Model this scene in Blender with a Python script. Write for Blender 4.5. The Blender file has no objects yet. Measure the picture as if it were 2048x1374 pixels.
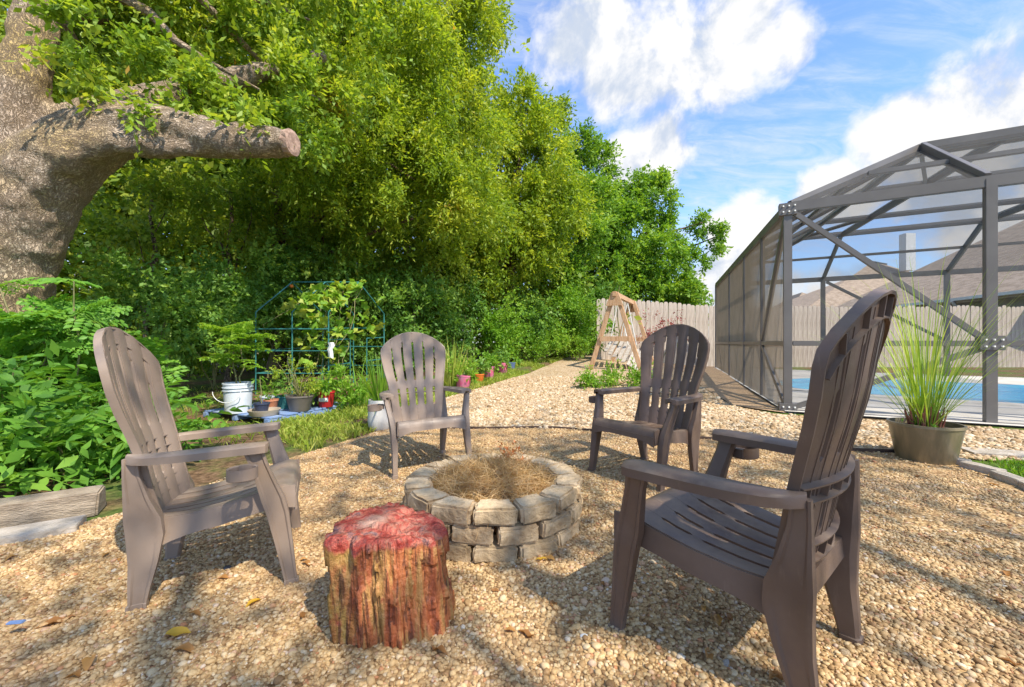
import bpy, bmesh, math, random
import numpy as np
from mathutils import Vector, Matrix, noise, geometry
random.seed(7); RNG = np.random.default_rng(11)
R = math.radians
sc = bpy.context.scene
COL = sc.collection

# ------------------------------------------------------------------ camera, sky, sun, exposure
FPX, EYE, HZ = 826.0, 0.89, 685.0
cam_d = bpy.data.cameras.new('camera'); cam = bpy.data.objects.new('camera', cam_d); COL.objects.link(cam)
cam.location = (0, 0, EYE); cam.rotation_euler = (R(90), 0, 0)
cam_d.sensor_width = 36; cam_d.lens = 36 * FPX / 2048; cam_d.clip_start = .02; cam_d.clip_end = 2000
cam_d.shift_y = -2.0 / 2048
sc.camera = cam
sc.view_settings.view_transform = 'Standard'; sc.view_settings.look = 'None'
sc.view_settings.gamma = 1; sc.view_settings.use_curve_mapping = False
sc.view_settings.exposure = 1.85
SUN_EL, SUN_ROT = R(51), R(140)          # sun high on the right, a little behind the camera
sdir = Vector((math.sin(SUN_ROT) * math.cos(SUN_EL), math.cos(SUN_ROT) * math.cos(SUN_EL), math.sin(SUN_EL)))
sd = bpy.data.lights.new('sun', 'SUN'); sd.energy = 2.0; sd.angle = R(.55); sd.color = (1, .93, .80)
so = bpy.data.objects.new('sun', sd); COL.objects.link(so)
so.rotation_euler = sdir.to_track_quat('Z', 'Y').to_euler(); so.location = sdir * 60

def px(x, y, d):
    """point d metres in front of the camera that is seen at pixel x, y of the 2048-wide photo"""
    return Vector(((x - 1024) * d / FPX, d, EYE + (HZ - y) * d / FPX))

class N:
    """tiny node-tree writer"""
    def __init__(s, tree): s.t = tree; s.t.nodes.clear()
    def n(s, typ, ins=None, **kw):
        nd = s.t.nodes.new(typ)
        for k, v in kw.items(): setattr(nd, k, v)
        for k, v in (ins or {}).items():
            sock = nd.inputs[k]
            if isinstance(v, bpy.types.NodeSocket): s.t.links.new(v, sock)
            else: sock.default_value = v
        return nd
    def math(s, op, a, b=0.0, clamp=False):
        return s.n('ShaderNodeMath', {0: a, 1: b}, operation=op, use_clamp=clamp).outputs[0]
    def mix(s, f, a, b, blend='MIX'):
        nd = s.n('ShaderNodeMix', data_type='RGBA', blend_type=blend)
        for k, v in ((0, f), (6, a), (7, b)):
            if isinstance(v, bpy.types.NodeSocket): s.t.links.new(v, nd.inputs[k])
            else: nd.inputs[k].default_value = v
        return nd.outputs[2]
    def ramp(s, f, stops, interp='LINEAR'):
        nd = s.n('ShaderNodeValToRGB', {0: f}); cr = nd.color_ramp; cr.interpolation = interp
        while len(cr.elements) < len(stops): cr.elements.new(.5)
        for e, (p, c) in zip(cr.elements, stops):
            e.position = p; e.color = c if len(c) == 4 else (*c, 1)
        return nd.outputs[0]
    def noise(s, vec, scale, detail=3, rough=.55, dist=0.0):
        return s.n('ShaderNodeTexNoise', {'Vector': vec, 'Scale': scale, 'Detail': detail, 'Roughness': rough, 'Distortion': dist})
    def smooth(s, x, a, b):
        nd = s.n('ShaderNodeMapRange', {0: x, 1: a, 2: b, 3: 0.0, 4: 1.0}, interpolation_type='SMOOTHSTEP'); return nd.outputs[0]

# world: Nishita sky with clouds that lie at fixed directions in the sky
w = bpy.data.worlds.new('World'); sc.world = w; w.use_nodes = True
n = N(w.node_tree)
sky = n.n('ShaderNodeTexSky', sky_type='NISHITA'); sky.sun_disc = False
sky.sun_elevation = SUN_EL; sky.sun_rotation = SUN_ROT; sky.air_density = 1.0; sky.dust_density = .4; sky.ozone_density = 1.6
dirv = n.n('ShaderNodeTexCoord').outputs['Generated']
sep = n.n('ShaderNodeSeparateXYZ', {0: dirv})
zz = n.math('MAXIMUM', sep.outputs[2], .0)
zd = n.math('ADD', zz, .22)
flat = n.n('ShaderNodeCombineXYZ', {0: n.math('DIVIDE', sep.outputs[0], zd), 1: n.math('DIVIDE', sep.outputs[1], zd), 2: 0.0}).outputs[0]
wisp = n.noise(flat, 1.6, 8, .62, .6).outputs[0]
rot = n.n('ShaderNodeMapping', {'Vector': flat, 'Rotation': (0, 0, R(35)), 'Scale': (1.0, 3.2, 1)}).outputs[0]
streak = n.noise(rot, 4.2, 9, .66, .9).outputs[0]
puffn = n.noise(dirv, 5.5, 8, .58, .25).outputs[0]
def blob(x, y, rx, soft=1.0):
    """0..1 mask round the direction of a cloud, distance warped by noise"""
    c = (px(x, y, 1) - Vector((0, 0, EYE))).normalized()
    dist = n.n('ShaderNodeVectorMath', {0: dirv, 1: tuple(c)}, operation='DISTANCE').outputs['Value']
    return n.smooth(dist, rx, rx * .15 * soft)
cum = None
for b in ((1440, 60, .24), (1560, 90, .13), (1230, 150, .17), (1165, 60, .17), (1960, 230, .17), (1800, 270, .13), (1490, 440, .13), (1660, 390, .12), (1440, 570, .15), (2000, 400, .2), (1330, 310, .15), (1640, 640, .25), (1250, 330, .12), (-2500, -300, .5), (600, -900, .5), (1300, -1500, .4), (4000, -200, .5)):
    m = blob(*b); cum = m if cum is None else n.math('MAXIMUM', cum, m)
near_h = n.smooth(zz, .34, .02)
cov_p = puff = n.smooth(n.math('ADD', n.math('MULTIPLY', n.math('MAXIMUM', cum, n.math('MULTIPLY', near_h, .8)), .34), puffn), .64, .84)
veil = n.math('MULTIPLY', n.smooth(n.math('ADD', n.math('MULTIPLY', wisp, .5), n.math('MULTIPLY', streak, .5)), .40, .68), .62)
cov = n.math('MAXIMUM', puff, veil)
puff2 = n.noise(n.n('ShaderNodeVectorMath', {0: dirv, 1: (.02, -.01, .05)}, operation='ADD').outputs[0], 5.5, 8, .58, .25).outputs[0]
lit = n.math('SUBTRACT', puffn, puff2)
white = n.mix(n.smooth(lit, -.10, .06), (1.6, 1.8, 2.15, 1), (2.65, 2.62, 2.6, 1))
white = n.mix(n.smooth(cov_p, .3, .05), white, (2.2, 2.35, 2.6, 1))
blue = n.mix(1.0, sky.outputs[0], (.60, .70, .86, 1), 'MULTIPLY')
final = n.mix(cov, blue, white)
bg = n.n('ShaderNodeBackground', {'Color': final, 'Strength': .112})
n.t.links.new(bg.outputs[0], n.n('ShaderNodeOutputWorld').inputs[0])

# ------------------------------------------------------------------ object helpers
def link(o, parent=None):
    COL.objects.link(o)
    if parent: o.parent = parent
    return o
def tag(o, label=None, cat=None, group=None, kind=None):
    if label: o['label'] = label
    if cat: o['category'] = cat
    if group: o['group'] = group
    if kind: o['kind'] = kind
    return o
def thing(name, label, cat, loc=(0, 0, 0), rz=0, group=None):
    o = bpy.data.objects.new(name, None); o.empty_display_size = .1; link(o)
    o.location = loc; o.rotation_euler = (0, 0, rz)
    return tag(o, label, cat, group)
def np_obj(name, V, F, m, parent=None, smooth=False, tone=None):
    """mesh object from numpy arrays; F is (k,3) or (k,4); tone is one float per face"""
    V = np.asarray(V, dtype=np.float32); F = np.asarray(F, dtype=np.int32)
    me = bpy.data.meshes.new(name); k = F.shape[1]
    me.vertices.add(len(V)); me.vertices.foreach_set('co', V.ravel())
    me.loops.add(F.size); me.loops.foreach_set('vertex_index', F.ravel())
    me.polygons.add(len(F)); me.polygons.foreach_set('loop_start', np.arange(0, F.size, k, dtype=np.int32))
    me.polygons.foreach_set('loop_total', np.full(len(F), k, dtype=np.int32))
    if smooth: me.polygons.foreach_set('use_smooth', np.ones(len(F), dtype=bool))
    if tone is not None:
        a = me.attributes.new('tone', 'FLOAT', 'FACE'); a.data.foreach_set('value', np.asarray(tone, dtype=np.float32))
    me.update(calc_edges=True); me.materials.append(m)
    return link(bpy.data.objects.new(name, me), parent)

class MB:
    """collects shapes for ONE mesh object"""
    def __init__(s): s.v = []; s.f = []
    def add(s, vs, fs):
        o = len(s.v); s.v += [tuple(v) for v in vs]; s.f += [tuple(i + o for i in f) for f in fs]; return s
    def box(s, c, size, rz=0, M=None):
        hx, hy, hz = [q / 2 for q in size]
        vs = [Vector((x, y, z)) for x in (-hx, hx) for y in (-hy, hy) for z in (-hz, hz)]
        m = Matrix.Translation(c) @ (M if M is not None else Matrix.Rotation(rz, 4, 'Z'))
        return s.add([m @ v for v in vs], [(0, 1, 3, 2), (4, 6, 7, 5), (0, 4, 5, 1), (2, 3, 7, 6), (0, 2, 6, 4), (1, 5, 7, 3)])
    def bar(s, a, b, wd, dp, up=(0, 0, 1)):
        """rectangular bar from a to b; wd across, dp along up"""
        a, b = Vector(a), Vector(b); t = (b - a).normalized(); u = Vector(up)
        if abs(t.dot(u)) > .98: u = Vector((0, 1, 0))
        x = t.cross(u).normalized(); y = x.cross(t).normalized()
        vs = [p + x * i * wd / 2 + y * j * dp / 2 for p in (a, b) for i, j in ((-1, -1), (1, -1), (1, 1), (-1, 1))]
        return s.add(vs, [(3, 2, 1, 0), (4, 5, 6, 7), (0, 1, 5, 4), (1, 2, 6, 5), (2, 3, 7, 6), (3, 0, 4, 7)])
    def tube(s, pts, rad, seg=8, cap=True, jitter=0.0):
        pts = [Vector(p) for p in pts]; k = len(pts)
        rad = [rad] * k if isinstance(rad, (int, float)) else list(rad)
        vs = []; x = None
        for i, p in enumerate(pts):
            t = (pts[min(i + 1, k - 1)] - pts[max(i - 1, 0)]).normalized()
            if x is None: x = t.orthogonal().normalized()
            x = (x - t * x.dot(t)).normalized(); y = t.cross(x)
            for j in range(seg):
                a = 2 * math.pi * j / seg; r = rad[i] * (1 + (random.uniform(-jitter, jitter) if jitter else 0))
                vs.append(p + (x * math.cos(a) + y * math.sin(a)) * r)
        fs = [(i * seg + j, i * seg + (j + 1) % seg, (i + 1) * seg + (j + 1) % seg, (i + 1) * seg + j) for i in range(k - 1) for j in range(seg)]
        if cap: fs += [tuple(range(seg))[::-1], tuple(range((k - 1) * seg, k * seg))]
        return s.add(vs, fs)
    def lathe(s, prof, seg=28, c=(0, 0, 0)):
        """profile of (radius, z) turned round z; closed ends when radius is 0"""
        vs = []; fs = []; k = len(prof)
        for r, z in prof:
            for j in range(seg):
                a = 2 * math.pi * j / seg; vs.append((c[0] + r * math.cos(a), c[1] + r * math.sin(a), c[2] + z))
        for i in range(k - 1):
            for j in range(seg): fs.append((i * seg + j, i * seg + (j + 1) % seg, (i + 1) * seg + (j + 1) % seg, (i + 1) * seg + j))
        return s.add(vs, fs)
    def prism(s, poly, z0, z1):
        k = len(poly)
        vs = [(x, y, z0) for x, y in poly] + [(x, y, z1) for x, y in poly]
        return s.add(vs, [tuple(range(k))[::-1], tuple(range(k, 2 * k))] + [(i, (i + 1) % k, k + (i + 1) % k, k + i) for i in range(k)])
    def sweep(s, secs, cap=True):
        """closed sections with equal point counts, joined in order"""
        k = len(secs[0]); vs = [p for sec in secs for p in sec]
        fs = [(i * k + j, i * k + (j + 1) % k, (i + 1) * k + (j + 1) % k, (i + 1) * k + j) for i in range(len(secs) - 1) for j in range(k)]
        if cap: fs += [tuple(range(k))[::-1], tuple(range((len(secs) - 1) * k, len(secs) * k))]
        return s.add(vs, fs)
    def mesh(s, name, m, smooth=False, bevel=0):
        me = bpy.data.meshes.new(name); me.from_pydata(s.v, [], s.f)
        bm = bmesh.new(); bm.from_mesh(me); bmesh.ops.recalc_face_normals(bm, faces=bm.faces)
        if bevel:
            es = [e for e in bm.edges if len(e.link_faces) == 2 and e.calc_face_angle(0) > .6]
            bmesh.ops.bevel(bm, geom=es, offset=bevel, segments=2, affect='EDGES', clamp_overlap=True)
        bm.to_mesh(me); bm.free()
        if smooth:
            for p in me.polygons: p.use_smooth = True
            me.set_sharp_from_angle(angle=R(38))
        me.materials.append(m); return me
    def build(s, name, m, parent=None, smooth=False, bevel=0):
        return link(bpy.data.objects.new(name, s.mesh(name, m, smooth, bevel)), parent)
def copy_tree(o, parent=None):
    c = o.copy(); COL.objects.link(c); c.parent = parent
    for ch in list(o.children): copy_tree(ch, c)
    return c

# ------------------------------------------------------------------ materials
def mat(name, c1, c2=None, scale=8.0, rough=.7, bump=.0, bscale=40.0, stretch=(1, 1, 1), detail=4, lo=.35, hi=.65, metallic=0.0, spec=.4, coord='Object'):
    m = bpy.data.materials.new(name); m.use_nodes = True; q = N(m.node_tree)
    vec = q.n('ShaderNodeTexCoord').outputs[coord]
    vec = q.n('ShaderNodeMapping', {'Vector': vec, 'Scale': stretch}).outputs[0]
    c2 = c2 or tuple(x * .8 for x in c1)
    nz = q.noise(vec, scale, detail).outputs[0]
    col = q.mix(q.smooth(nz, lo, hi), (*c1, 1), (*c2, 1))
    b = q.n('ShaderNodeBsdfPrincipled', {'Base Color': col, 'Roughness': rough, 'Metallic': metallic, 'Specular IOR Level': spec})
    if bump:
        h = q.noise(vec, bscale, 5).outputs[0]
        q.t.links.new(q.n('ShaderNodeBump', {'Strength': bump, 'Distance': .02, 'Height': h}).outputs[0], b.inputs['Normal'])
    q.t.links.new(b.outputs[0], q.n('ShaderNodeOutputMaterial').inputs[0]); return m

def plastic_mat(name, c1, c2, dust):
    m = mat(name, c1, c2, 4, .5, .06, 240, lo=.3, hi=.7, spec=.45); q = N.__new__(N); q.t = m.node_tree
    b = next(x for x in q.t.nodes if x.type == 'BSDF_PRINCIPLED'); col = b.inputs['Base Color'].links[0].from_socket
    g_ = q.n('ShaderNodeNewGeometry'); tc = q.n('ShaderNodeTexCoord').outputs['Object']
    up = q.smooth(q.n('ShaderNodeSeparateXYZ', {0: g_.outputs['Normal']}).outputs[2], .3, .95)
    nz = q.smooth(q.noise(tc, 9, 6, .7).outputs[0], .36, .66)
    sc2 = q.noise(q.n('ShaderNodeMapping', {'Vector': tc, 'Scale': (1, 1, .2)}).outputs[0], 55, 4, .7).outputs[0]
    col = q.mix(q.math('MULTIPLY', q.smooth(sc2, .58, .76), .14), col, (*dust, 1))
    col = q.mix(q.math('MULTIPLY', q.math('MULTIPLY', up, nz), .45), col, (*dust, 1))
    q.t.links.new(col, b.inputs['Base Color'])
    q.t.links.new(q.math('ADD', .40, q.math('MULTIPLY', nz, .25)), b.inputs['Roughness']); return m

def leaf_mat(name, dark, mid, light, trans=.45, dead=None, rough=.5):
    """leaf colours spread by the per-leaf tone attribute; light passes through the blade"""
    m = bpy.data.materials.new(name); m.use_nodes = True; q = N(m.node_tree)
    tone = q.n('ShaderNodeAttribute', attribute_name='tone').outputs['Fac']
    pos = q.n('ShaderNodeNewGeometry').outputs['Position']
    big = q.noise(pos, .9, 3).outputs[0]
    f = q.math('ADD', q.math('MULTIPLY', tone, .7), q.math('MULTIPLY', q.math('SUBTRACT', big, .35), .9), True)
    stops = [(0, dark), (.45, mid), (.93, light)]
    if dead: stops.append((.985, dead))
    col = q.ramp(f, stops)
    b = q.n('ShaderNodeBsdfPrincipled', {'Base Color': col, 'Roughness': rough, 'Specular IOR Level': .35})
    tcol = q.mix(1.0, col, (1.5, 1.35, .6, 1), 'MULTIPLY')
    t = q.n('ShaderNodeBsdfTranslucent', {'Color': tcol})
    mx = q.n('ShaderNodeMixShader', {0: trans, 1: b.outputs[0], 2: t.outputs[0]})
    q.t.links.new(mx.outputs[0], q.n('ShaderNodeOutputMaterial').inputs[0]); return m

def bark_mat(name, c1, c2, c3, scale=1.0, glow_ochre=None):
    m = bpy.data.materials.new(name); m.use_nodes = True; q = N(m.node_tree)
    pos = q.n('ShaderNodeNewGeometry').outputs['Position']
    warp = q.noise(pos, 6.0, 3).outputs['Color']
    wv = q.n('ShaderNodeVectorMath', {0: pos, 1: q.n('ShaderNodeVectorMath', {0: warp, 3: .16}, operation='SCALE').outputs[0]}, operation='ADD').outputs[0]
    st = q.n('ShaderNodeMapping', {'Vector': wv, 'Scale': (1, 1, .24)}).outputs[0]
    # furrows run along the wood: upright on the trunk, sideways out along the limb
    al = q.n('ShaderNodeMapping', {'Vector': wv, 'Scale': (.24, 1, 1)}).outputs[0]
    out_ = q.smooth(q.n('ShaderNodeSeparateXYZ', {0: pos}).outputs[0], -5.15, -4.6) if glow_ochre else 0.0
    fa = q.math('ABSOLUTE', q.math('SUBTRACT', q.noise(st, 17 * scale, 4, .6, .5).outputs[0], .5))
    fb_ = q.math('ABSOLUTE', q.math('SUBTRACT', q.noise(al, 17 * scale, 4, .6, .5).outputs[0], .5))
    fu = q.n('ShaderNodeMix', {0: out_, 2: fa, 3: fb_}).outputs[0]
    v = q.n('ShaderNodeTexVoronoi', {'Vector': st, 'Scale': 20.0 * scale}, feature='DISTANCE_TO_EDGE').outputs[0]
    plate = q.math('MULTIPLY', q.smooth(fu, .0, .085), q.math('ADD', .6, q.math('MULTIPLY', q.smooth(v, 0, .12), .4)))
    nz = q.noise(pos, 3.0, 5).outputs[0]
    fine = q.noise(st, 60 * scale, 4).outputs[0]
    col = q.mix(q.smooth(nz, .38, .62), (*c2, 1), (*c3, 1))
    if glow_ochre: col = q.mix(q.math('MULTIPLY', q.smooth(q.noise(pos, 1.1, 4).outputs[0], .42, .66), .85), col, (*glow_ochre, 1))  # yellow-ochre patches put a warm reflected glow into the bark colour
    col = q.mix(plate, (*c1, 1), col)
    b = q.n('ShaderNodeBsdfPrincipled', {'Base Color': col, 'Roughness': .9, 'Specular IOR Level': .15})
    h = q.math('ADD', plate, q.math('MULTIPLY', fine, .5))
    q.t.links.new(q.n('ShaderNodeBump', {'Strength': .9, 'Distance': .02, 'Height': h}).outputs[0], b.inputs['Normal'])
    q.t.links.new(b.outputs[0], q.n('ShaderNodeOutputMaterial').inputs[0]); return m

def gravel_mat(name, stops, cell, tint=None, bump=.8):
    """gravel seen from too far off to tell the stones: one colour per cell, rounded tops"""
    m = bpy.data.materials.new(name); m.use_nodes = True; q = N(m.node_tree)
    pos = q.n('ShaderNodeNewGeometry').outputs['Position']
    vo = q.n('ShaderNodeTexVoronoi', {'Vector': pos, 'Scale': 1 / cell, 'Randomness': 1.0})
    r = q.n('ShaderNodeSeparateColor', {0: vo.outputs['Color']}).outputs[0]
    col = q.ramp(r, stops)
    big = q.noise(pos, 1.3, 5, .6).outputs[0]
    if tint: col = q.mix(q.math('MULTIPLY', q.smooth(big, .42, .64), .75), col, (*tint, 1))
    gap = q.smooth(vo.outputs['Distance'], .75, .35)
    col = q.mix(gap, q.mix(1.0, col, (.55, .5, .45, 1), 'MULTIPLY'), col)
    b = q.n('ShaderNodeBsdfPrincipled', {'Base Color': col, 'Roughness': .85, 'Specular IOR Level': .25})
    h = q.math('SUBTRACT', 1.0, vo.outputs['Distance'])
    q.t.links.new(q.n('ShaderNodeBump', {'Strength': bump, 'Distance': cell * .5, 'Height': h}).outputs[0], b.inputs['Normal'])
    q.t.links.new(b.outputs[0], q.n('ShaderNodeOutputMaterial').inputs[0]); return m

PEA = [(0, (.20, .11, .045)), (.12, (.36, .22, .095)), (.42, (.49, .325, .15)), (.70, (.56, .395, .195)), (.90, (.61, .475, .29)), (.955, (.44, .19, .08)), (1, (.66, .58, .44))]
PALE = [(0, (.28, .17, .075)), (.3, (.45, .315, .17)), (.65, (.54, .40, .24)), (1, (.63, .54, .40))]
M = {}
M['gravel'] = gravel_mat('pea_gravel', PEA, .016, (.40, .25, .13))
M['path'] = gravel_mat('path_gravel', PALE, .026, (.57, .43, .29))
def soil_mat():
    m = bpy.data.materials.new('soil_and_litter'); m.use_nodes = True; q = N(m.node_tree)
    pos = q.n('ShaderNodeNewGeometry').outputs['Position']
    a = q.noise(pos, 1.1, 5, .6).outputs[0]; b_ = q.noise(pos, 22, 4, .65).outputs[0]
    litter = q.ramp(b_, [(.3, (.06, .035, .02)), (.5, (.15, .09, .05)), (.7, (.27, .17, .10))])
    green = q.ramp(b_, [(.3, (.04, .08, .015)), (.7, (.14, .20, .04))])
    col = q.mix(q.smooth(a, .42, .6), litter, green)
    b = q.n('ShaderNodeBsdfPrincipled', {'Base Color': col, 'Roughness': .95, 'Specular IOR Level': .1})
    q.t.links.new(q.n('ShaderNodeBump', {'Strength': .8, 'Distance': .03, 'Height': b_}).outputs[0], b.inputs['Normal'])
    q.t.links.new(b.outputs[0], q.n('ShaderNodeOutputMaterial').inputs[0]); return m
M['soil'] = soil_mat()
M['mulch'] = mat('brown_mulch', (.30, .19, .105), (.54, .37, .22), 34, .95, .9, 60, (1, 1, 1), 5)
M['deck'] = mat('pale_concrete', (.50, .46, .40), (.60, .56, .50), 3, .85, .15, 60)
M['faded_lit'] = plastic_mat('faded_lit_taupe_plastic', (.225, .162, .118), (.285, .212, .16), (.40, .32, .24))  # lighter chair plastic: part fading, part brighter light put into the colour
M['brown'] = plastic_mat('brown_shaded_plastic', (.10, .064, .046), (.145, .098, .072), (.30, .225, .16))  # darker chair plastic: brown, with some shade put into the colour
M['stone'] = mat('weathered_block', (.62, .465, .285), (.36, .26, .15), 9, .92, .6, 45, detail=6, coord='Object')
M['stone_b'] = mat('weathered_block_tan', (.66, .50, .31), (.40, .28, .16), 11, .92, .6, 45, detail=6)
M['bronze'] = mat('bronze_aluminium', (.125, .112, .102), (.155, .14, .128), 2, .42, spec=.5)
M['fence'] = mat('weathered_pine', (.37, .30, .24), (.52, .44, .36), 6, .9, .3, 30, (6, 6, .5))
M['cedar'] = mat('warm_cedar', (.46, .27, .14), (.60, .38, .22), 5, .8, .3, 40, (5, 5, .6))
M['greywood'] = mat('grey_weathered_wood', (.30, .26, .22), (.46, .41, .35), 6, .9, .4, 30, (.6, 6, 6))
M['shingle'] = mat('brown_shingle', (.28, .21, .15), (.40, .31, .23), 3, .95, .4, 9, (1, 1, 4))
M['housewall'] = mat('grey_stucco', (.28, .27, .25), (.33, .32, .30), 4, .9)
M['white'] = mat('white_paint', (.75, .75, .73), (.66, .66, .63), 6, .5)
M['whitepot'] = mat('matt_white_ceramic', (.66, .63, .58), (.58, .55, .50), 5, .6)
M['pail'] = mat('white_plastic_pail', (.68, .71, .74), (.56, .60, .64), 6, .45)
M['teal'] = mat('teal_plastic', (.03, .15, .15), (.05, .20, .19), 5, .45)
M['darkpot'] = mat('dark_grey_plastic', (.055, .055, .06), (.09, .085, .085), 5, .5)
M['navy'] = mat('navy_plastic', (.03, .04, .08), (.05, .06, .10), 5, .4)
M['taupepot'] = mat('taupe_plastic', (.13, .11, .095), (.19, .16, .135), 4, .5)
M['red'] = mat('red_plastic', (.55, .03, .03), (.42, .02, .025), 5, .4)
M['pink'] = mat('pink_plastic', (.72, .12, .24), (.62, .22, .32), 9, .5)
M['orange'] = mat('orange_plastic', (.75, .20, .03), (.62, .16, .03), 6, .5)
M['bluepot'] = mat('slate_blue_plastic', (.10, .15, .30), (.14, .2, .36), 6, .5)
M['terracotta'] = mat('terracotta', (.42, .16, .08), (.50, .22, .12), 8, .85)
M['saucer'] = mat('tan_plastic', (.46, .38, .28), (.40, .33, .25), 6, .6)
M['bluepaint'] = mat('worn_blue_paint', (.17, .26, .46), (.30, .36, .46), 7, .8, .3, 40, lo=.45, hi=.75)
M['greentube'] = mat('green_coated_steel', (.02, .12, .11), (.05, .20, .18), 9, .4)
M['soilpot'] = mat('potting_soil', (.05, .03, .02), (.11, .07, .045), 40, .95, .5, 60)
M['bucket'] = mat('olive_brown_plastic', (.16, .135, .08), (.25, .20, .12), 6, .33, .05, 60, (3, 3, .6), spec=.6)
M['straw'] = leaf_mat('dry_pine_straw', (.34, .19, .07), (.58, .38, .17), (.76, .58, .32), .25)
M['rust'] = leaf_mat('rusty_dry_fern', (.32, .10, .03), (.48, .17, .05), (.60, .27, .09), .3)
M['edging'] = mat('dark_edging', (.055, .035, .025), (.12, .07, .045), 14, .8)
M['concrete'] = mat('old_concrete', (.34, .29, .23), (.46, .40, .33), 10, .92, .5, 50, (1, 1, 1), 6)
M['timber'] = mat('old_landscape_timber', (.24, .185, .13), (.38, .30, .215), 8, .92, .6, 40, (1, 1, 4), 6)
M['bark'] = bark_mat('oak_bark', (.27, .195, .13), (.46, .35, .26), (.55, .44, .34), 2.3, (.50, .35, .13))
M['bark2'] = bark_mat('dark_bark', (.07, .045, .03), (.25, .17, .11), (.36, .26, .17), 1.3)
M['cutwood'] = mat('cut_wood', (.46, .31, .23), (.28, .18, .13), 22, .85, .3, 30)
M['stem'] = mat('green_brown_stem', (.16, .17, .05), (.26, .22, .10), 20, .7)
M['redstem'] = mat('maroon_stem', (.20, .05, .035), (.34, .13, .07), 20, .6)
LF = dict(straw=M['straw'], rust=M['rust'],
    oak=leaf_mat('oak_leaf', (.09, .19, .017), (.24, .37, .036), (.48, .54, .065), .45, (.40, .20, .04)),
    weep=leaf_mat('laurel_leaf', (.10, .19, .016), (.26, .375, .03), (.51, .555, .065), .5, (.42, .22, .05)),
    far=leaf_mat('far_leaf', (.06, .15, .015), (.16, .32, .03), (.32, .47, .055), .45),
    under=leaf_mat('shade_leaf', (.09, .17, .025), (.20, .31, .04), (.42, .46, .06), .55, (.38, .16, .04)),
    shrub=leaf_mat('shrub_leaf', (.07, .17, .035), (.16, .32, .055), (.33, .47, .08), .45),
    bright=leaf_mat('bright_leaf', (.08, .20, .018), (.18, .36, .03), (.33, .48, .06), .45),
    bush=leaf_mat('bush_leaf', (.07, .20, .025), (.15, .34, .04), (.27, .46, .06), .42),
    grass=leaf_mat('grass_blade', (.14, .24, .02), (.32, .42, .05), (.54, .54, .13), .4),
    lemon=leaf_mat('lemongrass_blade', (.16, .30, .03), (.32, .47, .07), (.52, .60, .15), .4),
    red=leaf_mat('red_leaf', (.16, .03, .035), (.30, .07, .08), (.46, .16, .15), .4),
    dry=leaf_mat('dry_leaf', (.20, .085, .03), (.36, .17, .05), (.50, .28, .08), .2),
    yellow=leaf_mat('yellow_leaf', (.45, .24, .03), (.60, .34, .03), (.66, .42, .05), .25))

# ------------------------------------------------------------------ the ground
def sst(t): t = max(0, min(1, t)); return t * t * (3 - 2 * t)
def gh(x, y):
    """ground height: dips a little to the left, rises towards the far end of the path"""
    base = .028 * max(-1.6, min(1.0, x)) * (1 - sst((y - 4.2) / 3)) if y > -1 else 0
    return base + .40 * sst((y - 5) / 10) * (1 - .7 * sst((x - 2.2) / 5)) * sst((x + 9) / 5)
def grid_axis(a, b, step, far):
    c = list(np.arange(a, b + 1e-6, step)); g = step
    lo, hi = [a], [b]
    while hi[-1] < far: g *= 1.7; hi.append(hi[-1] + g); lo.append(lo[-1] - g)
    return lo[:0:-1] + c + hi[1:]
gx_, gy_ = grid_axis(-9, 9, .3, 400), grid_axis(-2, 20, .3, 400)
V = [(x, y, gh(x, y)) for y in gy_ for x in gx_]
k = len(gx_)
F = [(j * k + i, j * k + i + 1, (j + 1) * k + i + 1, (j + 1) * k + i) for j in range(len(gy_) - 1) for i in range(k - 1)]
tag(np_obj('ground', V, F, M['soil'], smooth=True), kind='structure')

def inside(poly, x, y):
    c = False; j = len(poly) - 1
    for i in range(len(poly)):
        xi, yi = poly[i]; xj, yj = poly[j]
        if (yi > y) != (yj > y) and x < (xj - xi) * (y - yi) / (yj - yi) + xi: c = not c
        j = i
    return c
def rough_edge(poly, step=.12, amp=.03):
    out = []
    for i, a in enumerate(poly):
        b = poly[(i + 1) % len(poly)]; L = math.dist(a, b); m = max(1, int(L / step))
        for q in range(m):
            t = q / m; p = (a[0] + (b[0] - a[0]) * t, a[1] + (b[1] - a[1]) * t)
            v = noise.noise_vector(Vector((p[0] * 3, p[1] * 3, 5))) * amp
            out.append((p[0] + v.x, p[1] + v.y))
    return out
def sheet(name, poly, m, off, step=.2, amp=.03, kind='structure'):
    b = rough_edge(poly, .12, amp) if amp else poly
    xs = [p[0] for p in b]; ys = [p[1] for p in b]; pts = [Vector(p) for p in b]
    edges = [(i, (i + 1) % len(b)) for i in range(len(b))]
    for x in np.arange(min(xs), max(xs), step):
        for y in np.arange(min(ys), max(ys), step):
            if inside(b, x, y): pts.append(Vector((x + .01, y + .013)))
    v, _, f, *_ = geometry.delaunay_2d_cdt(pts, edges, [], 1, 1e-4)
    me = bpy.data.meshes.new(name); me.from_pydata([(p.x, p.y, gh(p.x, p.y) + off) for p in v], [], [tuple(q) for q in f])
    for p in me.polygons: p.use_smooth = True
    me.materials.append(m); return tag(link(bpy.data.objects.new(name, me)), kind=kind)

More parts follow.
